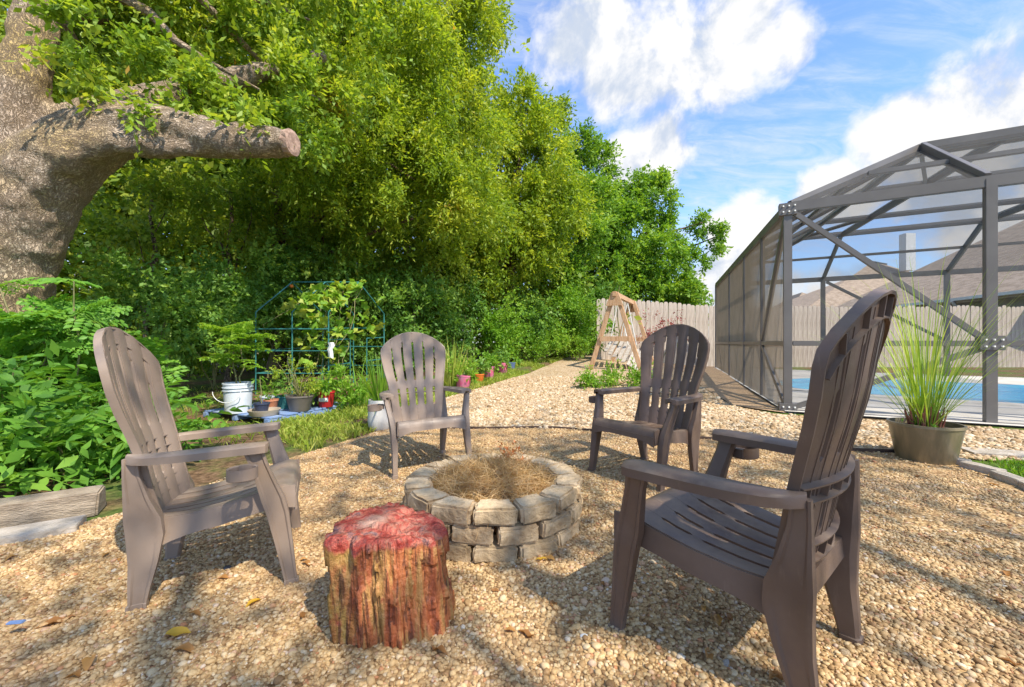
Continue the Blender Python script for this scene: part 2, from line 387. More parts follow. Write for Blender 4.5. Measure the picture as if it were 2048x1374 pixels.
EDGE = [(-1.35, 4.42), (-.75, 4.32), (0, 4.25), (.53, 4.15), (1.26, 3.8), (1.9, 3.6), (2.66, 3.27), (3.0, 3.2)]
PIT = [(-2.05, 2.35), (-1.95, 2.9), (-1.75, 3.4), (-1.5, 4.0)] + EDGE + [(3.2, 2.95), (3.08, 2.62), (2.95, 2.37), (2.8, 1.6), (2.8, -1.8), (-3.2, -1.8), (-2.9, 1.4), (-2.3, 2.0)]
PATH = EDGE[::-1] + [(-1.3, 4.9), (-1.2, 5.6), (-1.1, 6.3), (-.25, 8.2), (.42, 9.6), (1.45, 12.5), (2.3, 15.5), (3.2, 15.5), (3.4, 12.9), (4.4, 12.6), (4.2, 10), (3.5, 7.6), (3.0, 5.6), (3.1, 4.95), (4.95, 4.0), (6.2, 3.2), (5.6, 2.6), (3.4, 3.0)]
sheet('gravel_bed', PIT, M['gravel'], .008, .15)
sheet('gravel_path', PATH, M['path'], .012, .2)
sheet('mulch_strip', [(3.33, 5.0), (3.02, 5.6), (3.5, 7.6), (4.2, 10), (4.4, 12.8), (6.2, 12.8), (5.97, 12.1)], M['mulch'], .018, .2)

def stones(name, poly_fn, bounds, dens, size, stops, squash=.62, lift=.35):
    """thousands of loose stones: points instanced with a few pebble shapes"""
    coll = bpy.data.collections.new(name + '_shapes')
    pm = bpy.data.materials.new(name + '_colours'); pm.use_nodes = True; q = N(pm.node_tree)
    rnd = q.n('ShaderNodeObjectInfo').outputs['Random']
    pos = q.n('ShaderNodeNewGeometry').outputs['Position']
    col = q.ramp(rnd, stops)
    big = q.noise(pos, 1.6, 4, .6).outputs[0]
    col = q.mix(q.math('MULTIPLY', q.smooth(big, .46, .66), .45), col, (.34, .22, .12, 1))
    col = q.mix(1.0, col, q.ramp(q.noise(pos, 160, 3).outputs[0], [(.3, (.85, .82, .8)), (.7, (1.08, 1.08, 1.08))]), 'MULTIPLY')
    b = q.n('ShaderNodeBsdfPrincipled', {'Base Color': col, 'Roughness': .7, 'Specular IOR Level': .3})
    q.t.links.new(b.outputs[0], q.n('ShaderNodeOutputMaterial').inputs[0])
    for i in range(5):
        bm = bmesh.new(); bmesh.ops.create_icosphere(bm, subdivisions=2, radius=1)
        st = Vector((random.uniform(.8, 1.25), random.uniform(.65, .95), random.uniform(.5, .75)))
        for v in bm.verts:
            nn = noise.noise(v.co * 1.3 + Vector((i * 7, 0, 0)))
            v.co = Vector((v.co.x * st.x, v.co.y * st.y, v.co.z * st.z)) * (1 + .28 * nn)
        me = bpy.data.meshes.new('pebble'); bm.to_mesh(me); bm.free(); me.materials.append(pm)
        for p in me.polygons: p.use_smooth = True
        coll.objects.link(bpy.data.objects.new('pebble', me))
    pts = []; scl = []
    for (x0, x1, y0, y1, dn) in bounds:
        m = int((x1 - x0) * (y1 - y0) * dn)
        for x, y, s in zip(RNG.uniform(x0, x1, m), RNG.uniform(y0, y1, m), RNG.gamma(3, 1 / 3, m)):
            if abs(x) < y * 1.27 + .15 and poly_fn(x, y):
                s = size * min(2.7, .42 + .58 * s); pts.append((x, y, gh(x, y) + .008 + s * lift * random.random())); scl.append(s)
    me = bpy.data.meshes.new(name); me.from_pydata(pts, [], [])
    a = me.attributes.new('scl', 'FLOAT', 'POINT'); a.data.foreach_set('value', np.array(scl, dtype=np.float32))
    o = link(bpy.data.objects.new(name, me))
    g = bpy.data.node_groups.new(name, 'GeometryNodeTree')
    g.interface.new_socket('Geometry', in_out='INPUT', socket_type='NodeSocketGeometry')
    g.interface.new_socket('Geometry', in_out='OUTPUT', socket_type='NodeSocketGeometry')
    gi, go = g.nodes.new('NodeGroupInput'), g.nodes.new('NodeGroupOutput')
    ci = g.nodes.new('GeometryNodeCollectionInfo'); ci.inputs['Collection'].default_value = coll; ci.inputs['Separate Children'].default_value = True; ci.inputs['Reset Children'].default_value = True
    ip = g.nodes.new('GeometryNodeInstanceOnPoints'); ip.inputs['Pick Instance'].default_value = True
    rv = g.nodes.new('FunctionNodeRandomValue'); rv.data_type = 'FLOAT_VECTOR'; rv.inputs[0].default_value = (-.35, -.35, 0); rv.inputs[1].default_value = (.35, .35, 6.28)
    na = g.nodes.new('GeometryNodeInputNamedAttribute'); na.data_type = 'FLOAT'; na.inputs['Name'].default_value = 'scl'
    L = g.links.new
    L(gi.outputs[0], ip.inputs['Points']); L(ci.outputs[0], ip.inputs['Instance']); L(rv.outputs[0], ip.inputs['Rotation']); L(na.outputs[0], ip.inputs['Scale']); L(ip.outputs[0], go.inputs[0])
    md = o.modifiers.new('scatter', 'NODES'); md.node_group = g
    return tag(o, kind='stuff')
def bare(x, y): return 1 - .85 * sst((noise.noise(Vector((x * 1.1, y * 1.5, 4))) + .35 * noise.noise(Vector((x * 4, y * 5, 8))) + .5 * sst((x - .9) / 1.2) * sst((y - 1.3) / .8) - .12) / .45)
def clear_of(x, y): return math.hypot(x + .093, y - 2.086) > .42 and math.hypot(x + .40, y - 1.36) > .17
tag(stones('pea_gravel', lambda x, y: inside(PIT, x, y) and clear_of(x, y) and random.random() < bare(x, y), [(-2.2, 2.9, .8, 1.7, 13500), (-2.6, 2.9, 1.7, 2.6, 10500), (-2, 3.2, 2.6, 4.4, 6000)], 0, .0062, PEA),
    'loose tan pea gravel covering the seating area round the fire pit', 'gravel')
tag(stones('path_stones', lambda x, y: inside(PATH, x, y), [(-1.4, 6, 2.6, 5.6, 1300), (-1.4, 4.5, 5.6, 9, 700)], 0, .0155, PALE),
    'pale river gravel spread over the path beyond the edging', 'gravel')

# ------------------------------------------------------------------ foliage generators (numpy)
def unit(a): return a / np.maximum(np.linalg.norm(a, axis=-1, keepdims=True), 1e-9)
def leaf_quads(p, ax, ln, wr, rng, up=.7):
    """diamond leaves: base p, along ax, length ln, width ratio wr"""
    n_ = len(p); ln = np.asarray(ln).reshape(-1, 1)
    nrm = unit(rng.normal(size=(n_, 3)) + np.array([0, 0, up * 2]))
    side = unit(np.cross(ax, nrm)); nn = np.cross(side, ax)
    Vv = np.empty((n_, 4, 3), dtype=np.float32)
    Vv[:, 0] = p; Vv[:, 1] = p + ax * ln * .48 + side * ln * wr * .5 - nn * ln * .05
    Vv[:, 2] = p + ax * ln - nn * ln * .10; Vv[:, 3] = p + ax * ln * .48 - side * ln * wr * .5 - nn * ln * .05
    return Vv.reshape(-1, 3), np.arange(n_ * 4).reshape(-1, 4)
def foliage(clumps, dens, leaf=.07, wr=.45, droop=.35, twig=.28, per=12, sub=.36, seed=1, fill=.5):
    """leaf sprays: ellipsoid (centre, radii) > sub-clumps on its shell > twigs > leaves; dens = twigs per m2 of shell"""
    rng = np.random.default_rng(seed); P = []; A = []; T = []
    for c, r in clumps:
        c = np.array(c, float); r = np.array(r if hasattr(r, '__len__') else (r, r, r), float)
        area = 4 * math.pi * (((r[0] * r[1]) ** 1.6 + (r[0] * r[2]) ** 1.6 + (r[1] * r[2]) ** 1.6) / 3) ** (1 / 1.6)
        nt = max(6, int(area * dens)); ns = max(5, int(nt / 36))
        sd_ = unit(rng.normal(size=(ns, 3))); sp = c + sd_ * r * (fill + (1 - fill) * rng.random((ns, 1)) ** .6)
        pick = rng.integers(0, ns, nt)
        base = sp[pick] + rng.normal(size=(nt, 3)) * r.mean() * sub * .55 * rng.uniform(.4, 1.2, (ns, 1))[pick]
        out = unit(base - c); d = unit(out * .8 + rng.normal(size=(nt, 3)) * .55 + np.array([0, 0, -droop]))
        t = rng.random((nt, per, 1)); L = twig * rng.uniform(.6, 1.3, (nt, 1, 1))
        pos = base[:, None] + d[:, None] * t * L + np.array([0, 0, -1]) * (t * L) ** 2 * droop + rng.normal(size=(nt, per, 3)) * twig * .07
        ax = unit(d[:, None] * .7 + rng.normal(size=(nt, per, 3)) * .6)
        P.append(pos.reshape(-1, 3)); A.append(ax.reshape(-1, 3))
        tone = np.clip(rng.normal(.5, .17, (nt, 1)) + rng.normal(0, .16, (nt, per)) + rng.normal(0, .12, (ns, 1))[pick], 0, 1)
        T.append(tone.ravel())
    P = np.concatenate(P); A = np.concatenate(A); T = np.concatenate(T)
    Vv, Ff = leaf_quads(P, A, leaf * rng.uniform(.45, 1.5, len(P)), wr, rng)
    return Vv, Ff, T
NLEAF = [0]
def crown(name, clumps, dens, lm, parent=None, **kw):
    Vv, Ff, T = foliage(clumps, dens, **kw); NLEAF[0] += len(Ff)
    return np_obj(name, Vv, Ff, LF[lm], parent, tone=T)
def wob(a, b, nseg, amp, seed):
    rr = random.Random(seed); a, b = Vector(a), Vector(b); L = (b - a).length
    return [a.lerp(b, i / nseg) + Vector((rr.uniform(-1, 1), rr.uniform(-1, 1), rr.uniform(-.4, .4))) * (amp * L if 0 < i < nseg else 0) for i in range(nseg + 1)]
def tree(name, label, base, top, rad, clumps, dens, lm, group=None, bark='bark2', seed=1, limbs=None, **kw):
    base = Vector(base); top = Vector(top)
    t = thing(name, label, 'tree', base, 0, group)
    tp = wob((0, 0, -.1), top - base, 7, .022, seed)
    mb = MB(); mb.tube(tp, [rad * (1.35 if i == 0 else 1 - .085 * i) for i in range(8)], 10)
    tr = mb.build('trunk', M[bark], t, True)
    cl = [(Vector(c) - base, r) for c, r in clumps]
    for i, (c, r) in enumerate(cl if limbs is None else cl[:limbs]):
        q = MB(); s0 = tp[2 + (i % 4)]
        q.tube(wob(s0, c, 5, .05, seed * 31 + i), [rad * .42 * (1 - .16 * j) for j in range(6)], 7); q.build('branch', M[bark], t, True)
    crown('crown', cl, dens, lm, t, seed=seed, **kw)
    return t
def plant_mass(name, label, cat, base, clumps, dens, lm, group=None, stems=4, seed=1, **kw):
    base = Vector(base); t = thing(name, label, cat, base, 0, group); cl = [(Vector(c) - base, r) for c, r in clumps]
    if stems:
        mb = MB()
        for i in range(stems):
            c, r = cl[i % len(cl)]; mb.tube(wob((random.uniform(-.08, .08), random.uniform(-.08, .08), -.03), c, 4, .06, seed * 17 + i), [.014, .012, .01, .008, .005], 5)
        mb.build('stem', M['stem'], t, True)
    crown('foliage', cl, dens, lm, t, seed=seed, **kw); return t
def C(x, y, d, rpx, ry=None, rd=None):
    """clump seen at pixel x,y at depth d with radius rpx pixels (across, up) and rd metres deep"""
    r = rpx * d / FPX; return (px(x, y, d), (r, rd or r, (ry * d / FPX) if ry else r))
def gp(x, d): X = (x - 1024) * d / FPX; return Vector((X, d, gh(X, d)))

# ------------------------------------------------------------------ the old oak on the left
oak = thing('oak_tree', 'huge old oak at the left edge with a sawn-off limb reaching right', 'tree', (-5.65, 4.5, gh(-5.65, 4.5)))
ob = Vector((-5.65, 4.5, gh(-5.65, 4.5)))
mb = MB()
def opts(l): return [Vector(p) - ob for p in l]
mb.tube(opts([(-5.80, 4.5, -.2), (-5.74, 4.5, .5), (-5.69, 4.5, 1.2), (-5.64, 4.5, 1.9), (-5.64, 4.52, 2.6), (-5.56, 4.55, 3.3), (-5.36, 4.62, 4.2), (-5.42, 4.75, 5.4), (-5.3, 4.9, 7)]), [.70, .53, .47, .47, .46, .31, .19, .18, .15], 20)
mb.tube(opts([(-5.65, 4.5, .9), (-5.55, 4.5, 1.6), (-5.32, 4.48, 2.3), (-4.92, 4.47, 2.86), (-4.4, 4.46, 3.16), (-3.94, 4.45, 3.22), (-3.5, 4.43, 3.13), (-3.05, 4.4, 3.03), (-2.6, 4.35, 3.0), (-2.30, 4.32, 2.98)]), [.36, .39, .41, .37, .29, .25, .22, .185, .155, .14], 20)
mb.tube(opts([(-5.1, 4.38, 2.45), (-4.6, 4.32, 2.85), (-4.1, 4.3, 2.98), (-3.6, 4.32, 2.93), (-3.15, 4.36, 2.93)]), [.2, .19, .15, .115, .05], 14)
mb.tube(opts([(-5.6, 4.55, 3.0), (-4.9, 5.0, 3.7), (-4.0, 5.6, 4.4), (-2.8, 6.2, 5.2)]), [.25, .2, .15, .08], 12)
tr = mb.build('trunk', M['bark'], oak, True)
md = tr.modifiers.new('merge', 'REMESH'); md.mode = 'VOXEL'; md.voxel_size = .03; md.use_smooth_shade = True
sm = tr.modifiers.new('soften', 'SMOOTH'); sm.factor = .5; sm.iterations = 14
tx = bpy.data.textures.new('bark_lumps', 'CLOUDS'); tx.noise_scale = .22; tx.noise_depth = 3
dm = tr.modifiers.new('lumps', 'DISPLACE'); dm.texture = tx; dm.strength = .10; dm.mid_level = .5
mb = MB(); ex = Vector((-2.30, 4.32, 2.98)) - ob; ax = Vector((.24, -.03, -.01)).normalized()
mb.tube([ex - ax * .05, ex + ax * .012, ex + ax * .02], [.130, .128, .10], 18, jitter=.07); cut = mb.build('sawn_end', M['cutwood'], oak, False)
cut['label'] = 'pale sawn face at the end of the limb'
oc = [C(60, -60, 5.6, 150), C(250, 60, 5.7, 130), C(210, 190, 5.6, 80, 50), C(420, 60, 6.0, 130), C(520, 180, 5.6, 120, 80), C(620, 40, 6.2, 150), C(330, -90, 5.8, 160), C(560, -110, 6.0, 170), C(640, 200, 6.4, 110, 80), C(430, 195, 5.0, 80, 40), C(300, 160, 5.1, 80, 50), C(150, 60, 5.0, 80), C(600, 245, 5.5, 70, 40), C(130, 150, 5.4, 70, 60), C(150, 120, 4.25, 50, 60), C(330, 205, 4.3, 50, 20), C(470, 240, 4.25, 40, 16), C(210, 60, 4.3, 70, 50), C(250, 225, 4.05, 26, 22), C(20, 20, 5.6, 80), C(-20, 160, 5.8, 70)]
crown('crown', [(c - ob, r) for c, r in oc], 48, 'oak', oak, leaf=.082, wr=.45, twig=.32, per=12, seed=3, sub=.26)
mb = MB()
for i, (c, r) in enumerate(oc[:9]): mb.tube(wob(Vector((-5.4, 4.7, 4.6 + .2 * i)) - ob, c - ob, 5, .05, i), [.09, .075, .06, .045, .03, .015], 8)
mb.build('branch', M['bark'], oak, True)
# unseen tree added right of the camera; crown placed to dapple the seats with shade
sh = [((3.1, -.9, 6.6), (1.7, 1.4, .9)), ((1.6, .4, 6.9), (1.5, 1.2, .8)), ((4.7, .3, 6.6), (1.5, 1.3, .9)), ((1.1, -1.6, 6.9), (1.4, 1.3, .8)), ((5.2, -1.8, 6.3), (1.5, 1.5, .9)), ((3.2, .7, 7.4), (1.3, 1.1, .7)), ((2.8, -2.8, 6.6), (1.8, 1.2, .9)), ((6.6, -.4, 6.8), (1.3, 1.3, .8)), ((-.1, .0, 7.2), (1.2, 1.0, .7))]
tree('shade_tree', 'unseen oak added beside the camera to shade the seats', (5.8, -6.8, 0), (4.4, -4.6, 5.6), .32, [((c[0], c[1] - 1.75, c[2]), r) for c, r in sh], 9, 'oak', bark='bark', seed=21, leaf=.085, wr=.5, twig=.5, per=12, sub=1.0, fill=.05)

# ------------------------------------------------------------------ the wood behind
tree('laurel_oak_tree', 'tall laurel oak with drooping yellow-green sprays behind the cut limb', gp(548, 9.6), px(560, 60, 9.8), .17,
     [C(700, 60, 8.6, 120), C(620, -60, 9, 150), C(800, 150, 8.6, 120), C(860, 20, 9.2, 130), C(740, 250, 8.2, 120, 90), C(640, 340, 8.3, 90, 60), C(900, 250, 8.8, 110), C(830, 360, 8.4, 110, 80), C(930, 400, 9, 90), C(700, 420, 8.6, 80, 60), C(945, 80, 10, 50, 110), C(780, -60, 9.4, 170), C(560, 300, 8.6, 80, 60), C(950, -60, 10, 45, 60)],
     60, 'weep', 'trees in the wood behind the garden', seed=5, leaf=.088, wr=.36, twig=.42, per=12, droop=.6, sub=.25)
tree('pointed_oak_tree', 'yellow-green oak rising between the drooping oak and the far trees', gp(1010, 12.8), px(1040, 220, 13), .16,
     [C(1050, 235, 12.6, 60, 55), C(960, 300, 12, 90), C(1095, 215, 13, 32, 36), C(1060, 330, 12.2, 90), C(980, 430, 11.8, 100, 70), C(1090, 430, 12.4, 80), C(1010, 520, 12, 90, 50), C(900, 470, 11.6, 70), C(1000, 250, 13.4, 50, 50)],
     70, 'weep', 'trees in the wood behind the garden', seed=6, leaf=.11, wr=.38, twig=.45, per=12, droop=.55, sub=.26)
tree('slender_oak_tree', 'slender dark green oak just left of the rounded far oak', gp(1160, 16), px(1160, 300, 16), .15,
     [C(1165, 285, 15.6, 32, 38), C(1140, 360, 15.2, 60), C(1180, 400, 15.4, 40), C(1150, 470, 15, 65), C(1195, 330, 16, 28, 50), C(1110, 540, 15, 60, 45)],
     60, 'far', 'trees in the wood behind the garden', seed=7, leaf=.12, wr=.42, twig=.5, per=12)
tree('rounded_oak_tree', 'bright green rounded oak with a lone right bough above the fence', gp(1225, 18), px(1270, 400, 18), .24,
     [C(1270, 395, 17.6, 42, 42), C(1315, 400, 17.8, 30, 50), C(1240, 460, 17.2, 70), C(1325, 480, 17.8, 36, 42), C(1285, 520, 17.2, 64, 42), C(1345, 560, 17.6, 34, 30), C(1428, 475, 18, 22, 18), C(1405, 445, 18, 18, 20), C(1215, 530, 17, 50), C(1330, 590, 17.4, 60, 24), C(1385, 520, 18, 18, 18), C(1260, 580, 17, 60, 30)],
     52, 'far', 'trees in the wood behind the garden', seed=8, leaf=.14, wr=.45, twig=.42, per=12, sub=.36)
for i, (x, d, r, top, lab, cl) in enumerate([
    (300, 7.6, .06, 380, 'thin shaded sapling under the cut limb, next to the big trunk', [C(260, 430, 7.4, 90, 70), C(330, 380, 7.6, 70, 40), C(200, 480, 7.2, 70, 60)]),
    (455, 8.6, .07, 380, 'shaded young tree below the sawn end of the limb', [C(430, 440, 8.4, 90, 70), C(500, 390, 8.8, 70, 50), C(390, 400, 8.6, 60, 50)]),
    (640, 9.8, .08, 400, 'young tree with olive foliage right of the greenhouse ridge', [C(620, 470, 9.6, 90, 60), C(700, 500, 9.4, 80, 50), C(560, 480, 9.4, 70)]),
    (845, 11.2, .09, 420, 'leaning young tree in shade above the pink pots', [C(820, 480, 10.8, 100, 70), C(740, 530, 10.2, 80, 45), C(890, 540, 10.8, 80, 50)])]):
    tree('young_tree', lab, gp(x, d), px(x + (-40 if i == 3 else 6), top, d), r, cl, 30, 'under', 'young trees in the shade of the wood', seed=40 + i, leaf=.085, wr=.45, twig=.35, per=11, sub=.5, fill=.3)
# far-off wood: one mass
tag(crown('far_wood', [C(x, y, d, r, ry) for x, y, d, r, ry in
    [(40, 350, 11, 210, 300), (250, 480, 12, 210, 240), (450, 420, 13, 220, 260), (650, 480, 14, 210, 220), (820, 480, 15, 200, 220), (960, 560, 17, 170, 150), (1080, 590, 19, 130, 110), (150, 180, 12, 220, 200), (400, 130, 13, 250, 210), (650, 180, 14, 230, 210), (820, 260, 15, 150, 200), (1180, 630, 22, 120, 60), (1320, 620, 24, 80, 30), (330, 650, 11, 120, 60), (560, 655, 12.5, 140, 60), (800, 655, 13.5, 140, 60), (-160, 450, 9, 200, 300)]],
    9, 'under', leaf=.20, wr=.6, twig=.8, per=12, seed=55, fill=.2, sub=.6), 'dark green wood filling the view behind the nearer trees', 'wood', kind='stuff')

# undergrowth, one shrub each
GS = 'shrubs along the edge of the wood'
shr = [
    ('dark leafy shrub at the foot of the big trunk behind the taupe chair', 340, 6.4, [C(330, 640, 6.3, 95, 80), C(260, 590, 6.2, 80, 60)], 'shrub', .075),
    ('dark shrub between the big trunk and the greenhouse frame', 430, 7.4, [C(440, 640, 7.2, 80, 90), C(400, 700, 7, 70, 50), C(470, 570, 7.6, 80, 60)], 'shrub', .075),
    ('tall dark shrub standing behind the left end of the greenhouse', 540, 9, [C(540, 600, 9, 100, 80), C(590, 560, 9.3, 80, 70)], 'shrub', .08),
    ('broad dark shrub behind the vine end of the greenhouse', 700, 9.6, [C(700, 610, 9.6, 100, 80), C(640, 660, 9.2, 70, 50)], 'shrub', .08),
    ('blue-green shrub above the centre chair', 830, 9.4, [C(830, 620, 9.3, 75, 65), C(800, 680, 9, 60, 40)], 'shrub', .075),
    ('fresh green shrub right behind the tall grass tuft', 930, 10.4, [C(930, 630, 10.4, 60, 60), C(900, 670, 10, 50, 35)], 'shrub', .08),
    ('glowing light green shrub above the row of pink pots', 990, 11, [C(1000, 640, 11, 45, 45), C(975, 670, 10.8, 40, 30)], 'bright', .08),
    ('dark shrub between the light green shrubs by the path', 1050, 12.4, [C(1050, 620, 12.4, 50, 55)], 'shrub', .09),
    ('bright feathery shrub left of the wooden swing', 1115, 13.4, [C(1115, 630, 13.3, 42, 45), C(1095, 660, 13, 35, 25), C(1130, 590, 13.4, 22, 18)], 'bright', .09),
    ('dark evergreen shrub close behind the wooden swing', 1190, 15, [C(1185, 620, 15, 40, 40), C(1215, 590, 15.4, 30, 30)], 'shrub', .1),
    ('light green shrub hiding the left end of the picket fence', 1165, 13, [C(1160, 640, 12.9, 34, 42), C(1185, 665, 12.8, 28, 26), C(1140, 670, 12.6, 28, 24)], 'bright', .08),
    ('yellow-green shrub between the swing posts', 1205, 13.2, [C(1205, 640, 13, 26, 22)], 'bright', .08)]
for i, (lab, x, d, cl, lm, lf) in enumerate(shr):
    plant_mass('shrub', lab, 'shrub', gp(x, d), cl, 62, lm, GS, seed=60 + i, leaf=lf, wr=.5, twig=.3, per=11, sub=.45, fill=.35)
# weeds along the path verge
for i, (lab, x, d, cl) in enumerate([
    ('low weeds left of the far end of the path', 1060, 12, [C(1045, 690, 12, 45, 20), C(1095, 684, 12.6, 45, 24), C(1140, 690, 12.6, 34, 18)]),
    ('low weeds hugging the path end beside the swing', 1150, 14, [C(1150, 690, 14, 30, 18)]),
    ('leafy green weeds growing in the gravel before the swing', 1225, 7.6, [C(1200, 764, 7.7, 42, 11), C(1255, 762, 7.7, 42, 9), C(1180, 768, 7.4, 25, 10)]),
    ('weeds spilling round the back of the white planter', 700, 5.6, [C(690, 790, 5.7, 45, 14)])]):
    plant_mass('weeds', lab, 'weeds', gp(x, d), cl, 150, 'bright', 'patches of weeds beside the path', seed=80 + i, leaf=.06, wr=.4, twig=.2, per=9, sub=.5, fill=.1, droop=-.3)

# grass: one mass per verge
def grass(name, poly, dens, h, label, lean=.35, lm='grass', seed=1):
    rng = np.random.default_rng(seed); xs = [p[0] for p in poly]; ys = [p[1] for p in poly]
    m = int((max(xs) - min(xs)) * (max(ys) - min(ys)) * dens)
    pts = [(x, y) for x, y in zip(rng.uniform(min(xs), max(xs), m), rng.uniform(min(ys), max(ys), m)) if inside(poly, x, y) and noise.noise(Vector((x * 1.6, y * 1.6, seed))) > -.28 + .25 * rng.random()]
    b = np.array([(x, y, gh(x, y)) for x, y in pts]); k_ = len(b)
    d = unit(rng.normal(size=(k_, 3)) * lean + np.array([0, 0, 1])); hh = h * rng.uniform(.4, 1.3, (k_, 1))
    sd_ = unit(np.cross(d, rng.normal(size=(k_, 3)))) * hh * .045
    Vv = np.stack([b - sd_, b + sd_, b + d * hh * .6 + sd_ * .7, b + d * hh + np.array([0, 0, -.15]) * hh + d * [1, 1, 0] * hh * .3], 1).reshape(-1, 3)
    return tag(np_obj(name, Vv, np.arange(k_ * 4).reshape(-1, 4), LF[lm], tone=rng.random(k_)), label, 'grass', kind='stuff')
grass('grass_verge', [(-1.45, 4.15), (-1.25, 5.6), (-1.1, 6.3), (-.25, 8.2), (.42, 9.6), (1.45, 12.5), (2.2, 15), (.8, 14), (-.3, 11), (-1.4, 8.4), (-2.4, 6.6), (-3.4, 6.3), (-2.6, 4.4), (-2.0, 3.7), (-1.75, 3.5)], 2300, .09, 'yellow-green grass verge along the left of the path', seed=2)
grass('grass_patch', [(3.18, 2.98), (3.12, 2.62), (3.0, 2.36), (2.9, 1.9), (3.6, 1.9), (4.6, 2.5), (4.3, 2.95)], 9000, .05, 'short bright lawn behind the stone edging at the right', lm='bright', seed=3)
grass('wood_edge_grass', [(-6.5, 5.4), (-4, 4.3), (-2.4, 3.6), (-2.2, 4.2), (-3.6, 6.2), (-5.5, 8)], 260, .08, 'thin grass and leaf litter between the bush and the pallet', seed=4)

# ------------------------------------------------------------------ the moulded chairs
def lerp(a, b, t): return a + (b - a) * t
def interp(tbl, x):
    for (x0, y0), (x1, y1) in zip(tbl, tbl[1:]):
        if x <= x1: return lerp(y0, y1, (x - x0) / (x1 - x0))
    return tbl[-1][1]
BW = [(.27, .185), (.36, .197), (.50, .205), (.58, .217), (.68, .240), (.78, .257), (.842, .262), (1, .262)]
BY = [(.27, -.212), (.34, -.230), (.42, -.249), (.53, -.272), (.60, -.292), (.68, -.316), (.76, -.336), (.842, -.350), (.92, -.366), (1.0, -.380)]
def ztop(u): u = min(1, abs(u)); return .835 + .155 * (.55 * (1 - u * u) + .45 * math.sqrt(max(0, 1 - u * u)))
def bpt(u, z, off=0.0):
    """point on the front face of the backrest; off metres behind it"""
    x = u * interp(BW, min(z, .842)); y = interp(BY, z) + .046 * u * u - off
    return (x, y, z - off * .3)
NS = 6
def back_slat(i):
    u0, u1 = -1 + 2 * i / NS, -1 + 2 * (i + 1) / NS; mid = (u0 + u1) / 2
    zt = min(ztop(u0), ztop(u1)) - .075
    rows = [(.285, 0), (.40, 0), (.41, 1), (.445, 1), (.48, 1), (.515, 1), (.535, 1), (.545, 0), (.57, 0), (.595, 0), (.605, 1)]
    m = 7; rows += [(lerp(.605, zt, q / m), 1) for q in range(1, m)] + [(zt, 1), (zt + .01, 0)]
    secs = []
    def sec(zf, gap):
        front, rear = [], []
        for q in range(5):
            t = q / 4; z = zf(lerp(u0, u1, t)); wd = interp(BW, min(z, .842))
            g = (.0085 if gap else .0004) / wd
            a = u0 + (g if i > 0 else .012); b = u1 - (g if i < NS - 1 else .012)
            u = lerp(a, b, t); bulge = .005 * (1 - (2 * t - 1) ** 2)
            front.append(bpt(u, z, -bulge)); rear.append(bpt(u, z, .007))
        return front + rear[::-1]
    for z, g in rows: secs.append(sec(lambda u, z=z: z, g))
    for q in (.35, .7, .9, .985): secs.append(sec(lambda u, q=q: lerp(zt + .01, ztop(u), q), 0))
    return MB().sweep(secs)
def flange(path, th, dp, roll=.0):
    """thin strip standing behind a path of (u, z) on the back"""
    secs = []
    for i, (u, z) in enumerate(path):
        a, b = path[max(i - 1, 0)], path[min(i + 1, len(path) - 1)]
        pa, pb = Vector(bpt(*a)), Vector(bpt(*b)); t = (pb - pa).normalized(); p = Vector(bpt(u, z))
        n_ = Vector((0, -1, -.32)).normalized(); s = t.cross(n_).normalized()
        secs.append([p - s * th / 2 - n_ * .003, p + s * th / 2 - n_ * .003, p + s * th / 2 + n_ * dp, p - s * th / 2 + n_ * dp])
    return secs
def back_frame():
    mb = MB(); E_ = .988
    out = [(-E_, z) for z in (.285, .36, .44, .52, .60, .68, .76, .82)]
    arch = [(math.sin(R(a)) * E_, 0) for a in range(-78, 79, 12)]
    out += [(u, ztop(u) - .004) for u, _ in arch] + [(E_, z) for z in (.82, .76, .68, .60, .52, .44, .36, .285)]
    mb.sweep(flange(out, .008, .021))
    mb.sweep(flange([(u * .93, ztop(u) - .062) for u, _ in arch], .005, .018))
    for i in range(1, NS):
        u = -1 + 2 * i / NS
        for s in (-1, 1):
            zz_ = [.30, .40, .48, .56, .64, .72, .80, ztop(u) - .03]
            mb.sweep(flange([(u + s * .017 / interp(BW, min(z, .842)), z) for z in zz_], .003, .009))
    for z, dp in ((.545, .026), (.505, .026), (.385, .024), (.335, .024)):
        mb.sweep(flange([(-.97 + 1.94 * q / 10, z) for q in range(11)], .005, dp))
    for u in (-.82, -.5, -.17, .17, .5, .82):
        mb.sweep(flange([(u, .51), (u, .54)], .005, .022)); mb.sweep(flange([(u, .335), (u, .385)], .005, .02)); mb.sweep(flange([(u * .9, ztop(u) - .06), (u * .95, ztop(u) - .01)], .005, .018))
    return mb
SW = [(-.235, .182), (-.17, .188), (-.05, .205), (.1, .225), (.25, .234)]
SZ = [(-.235, .300), (-.17, .300), (-.10, .303), (0, .318), (.1, .342), (.17, .360), (.205, .366), (.228, .360), (.242, .342), (.247, .318)]
def spt(u, y, off=0.0):
    x = u * interp(SW, y); z = interp(SZ, y) - .012 * (1 - u * u) * (1 - sst((y - .08) / .12)) - off
    return (x, y, z)
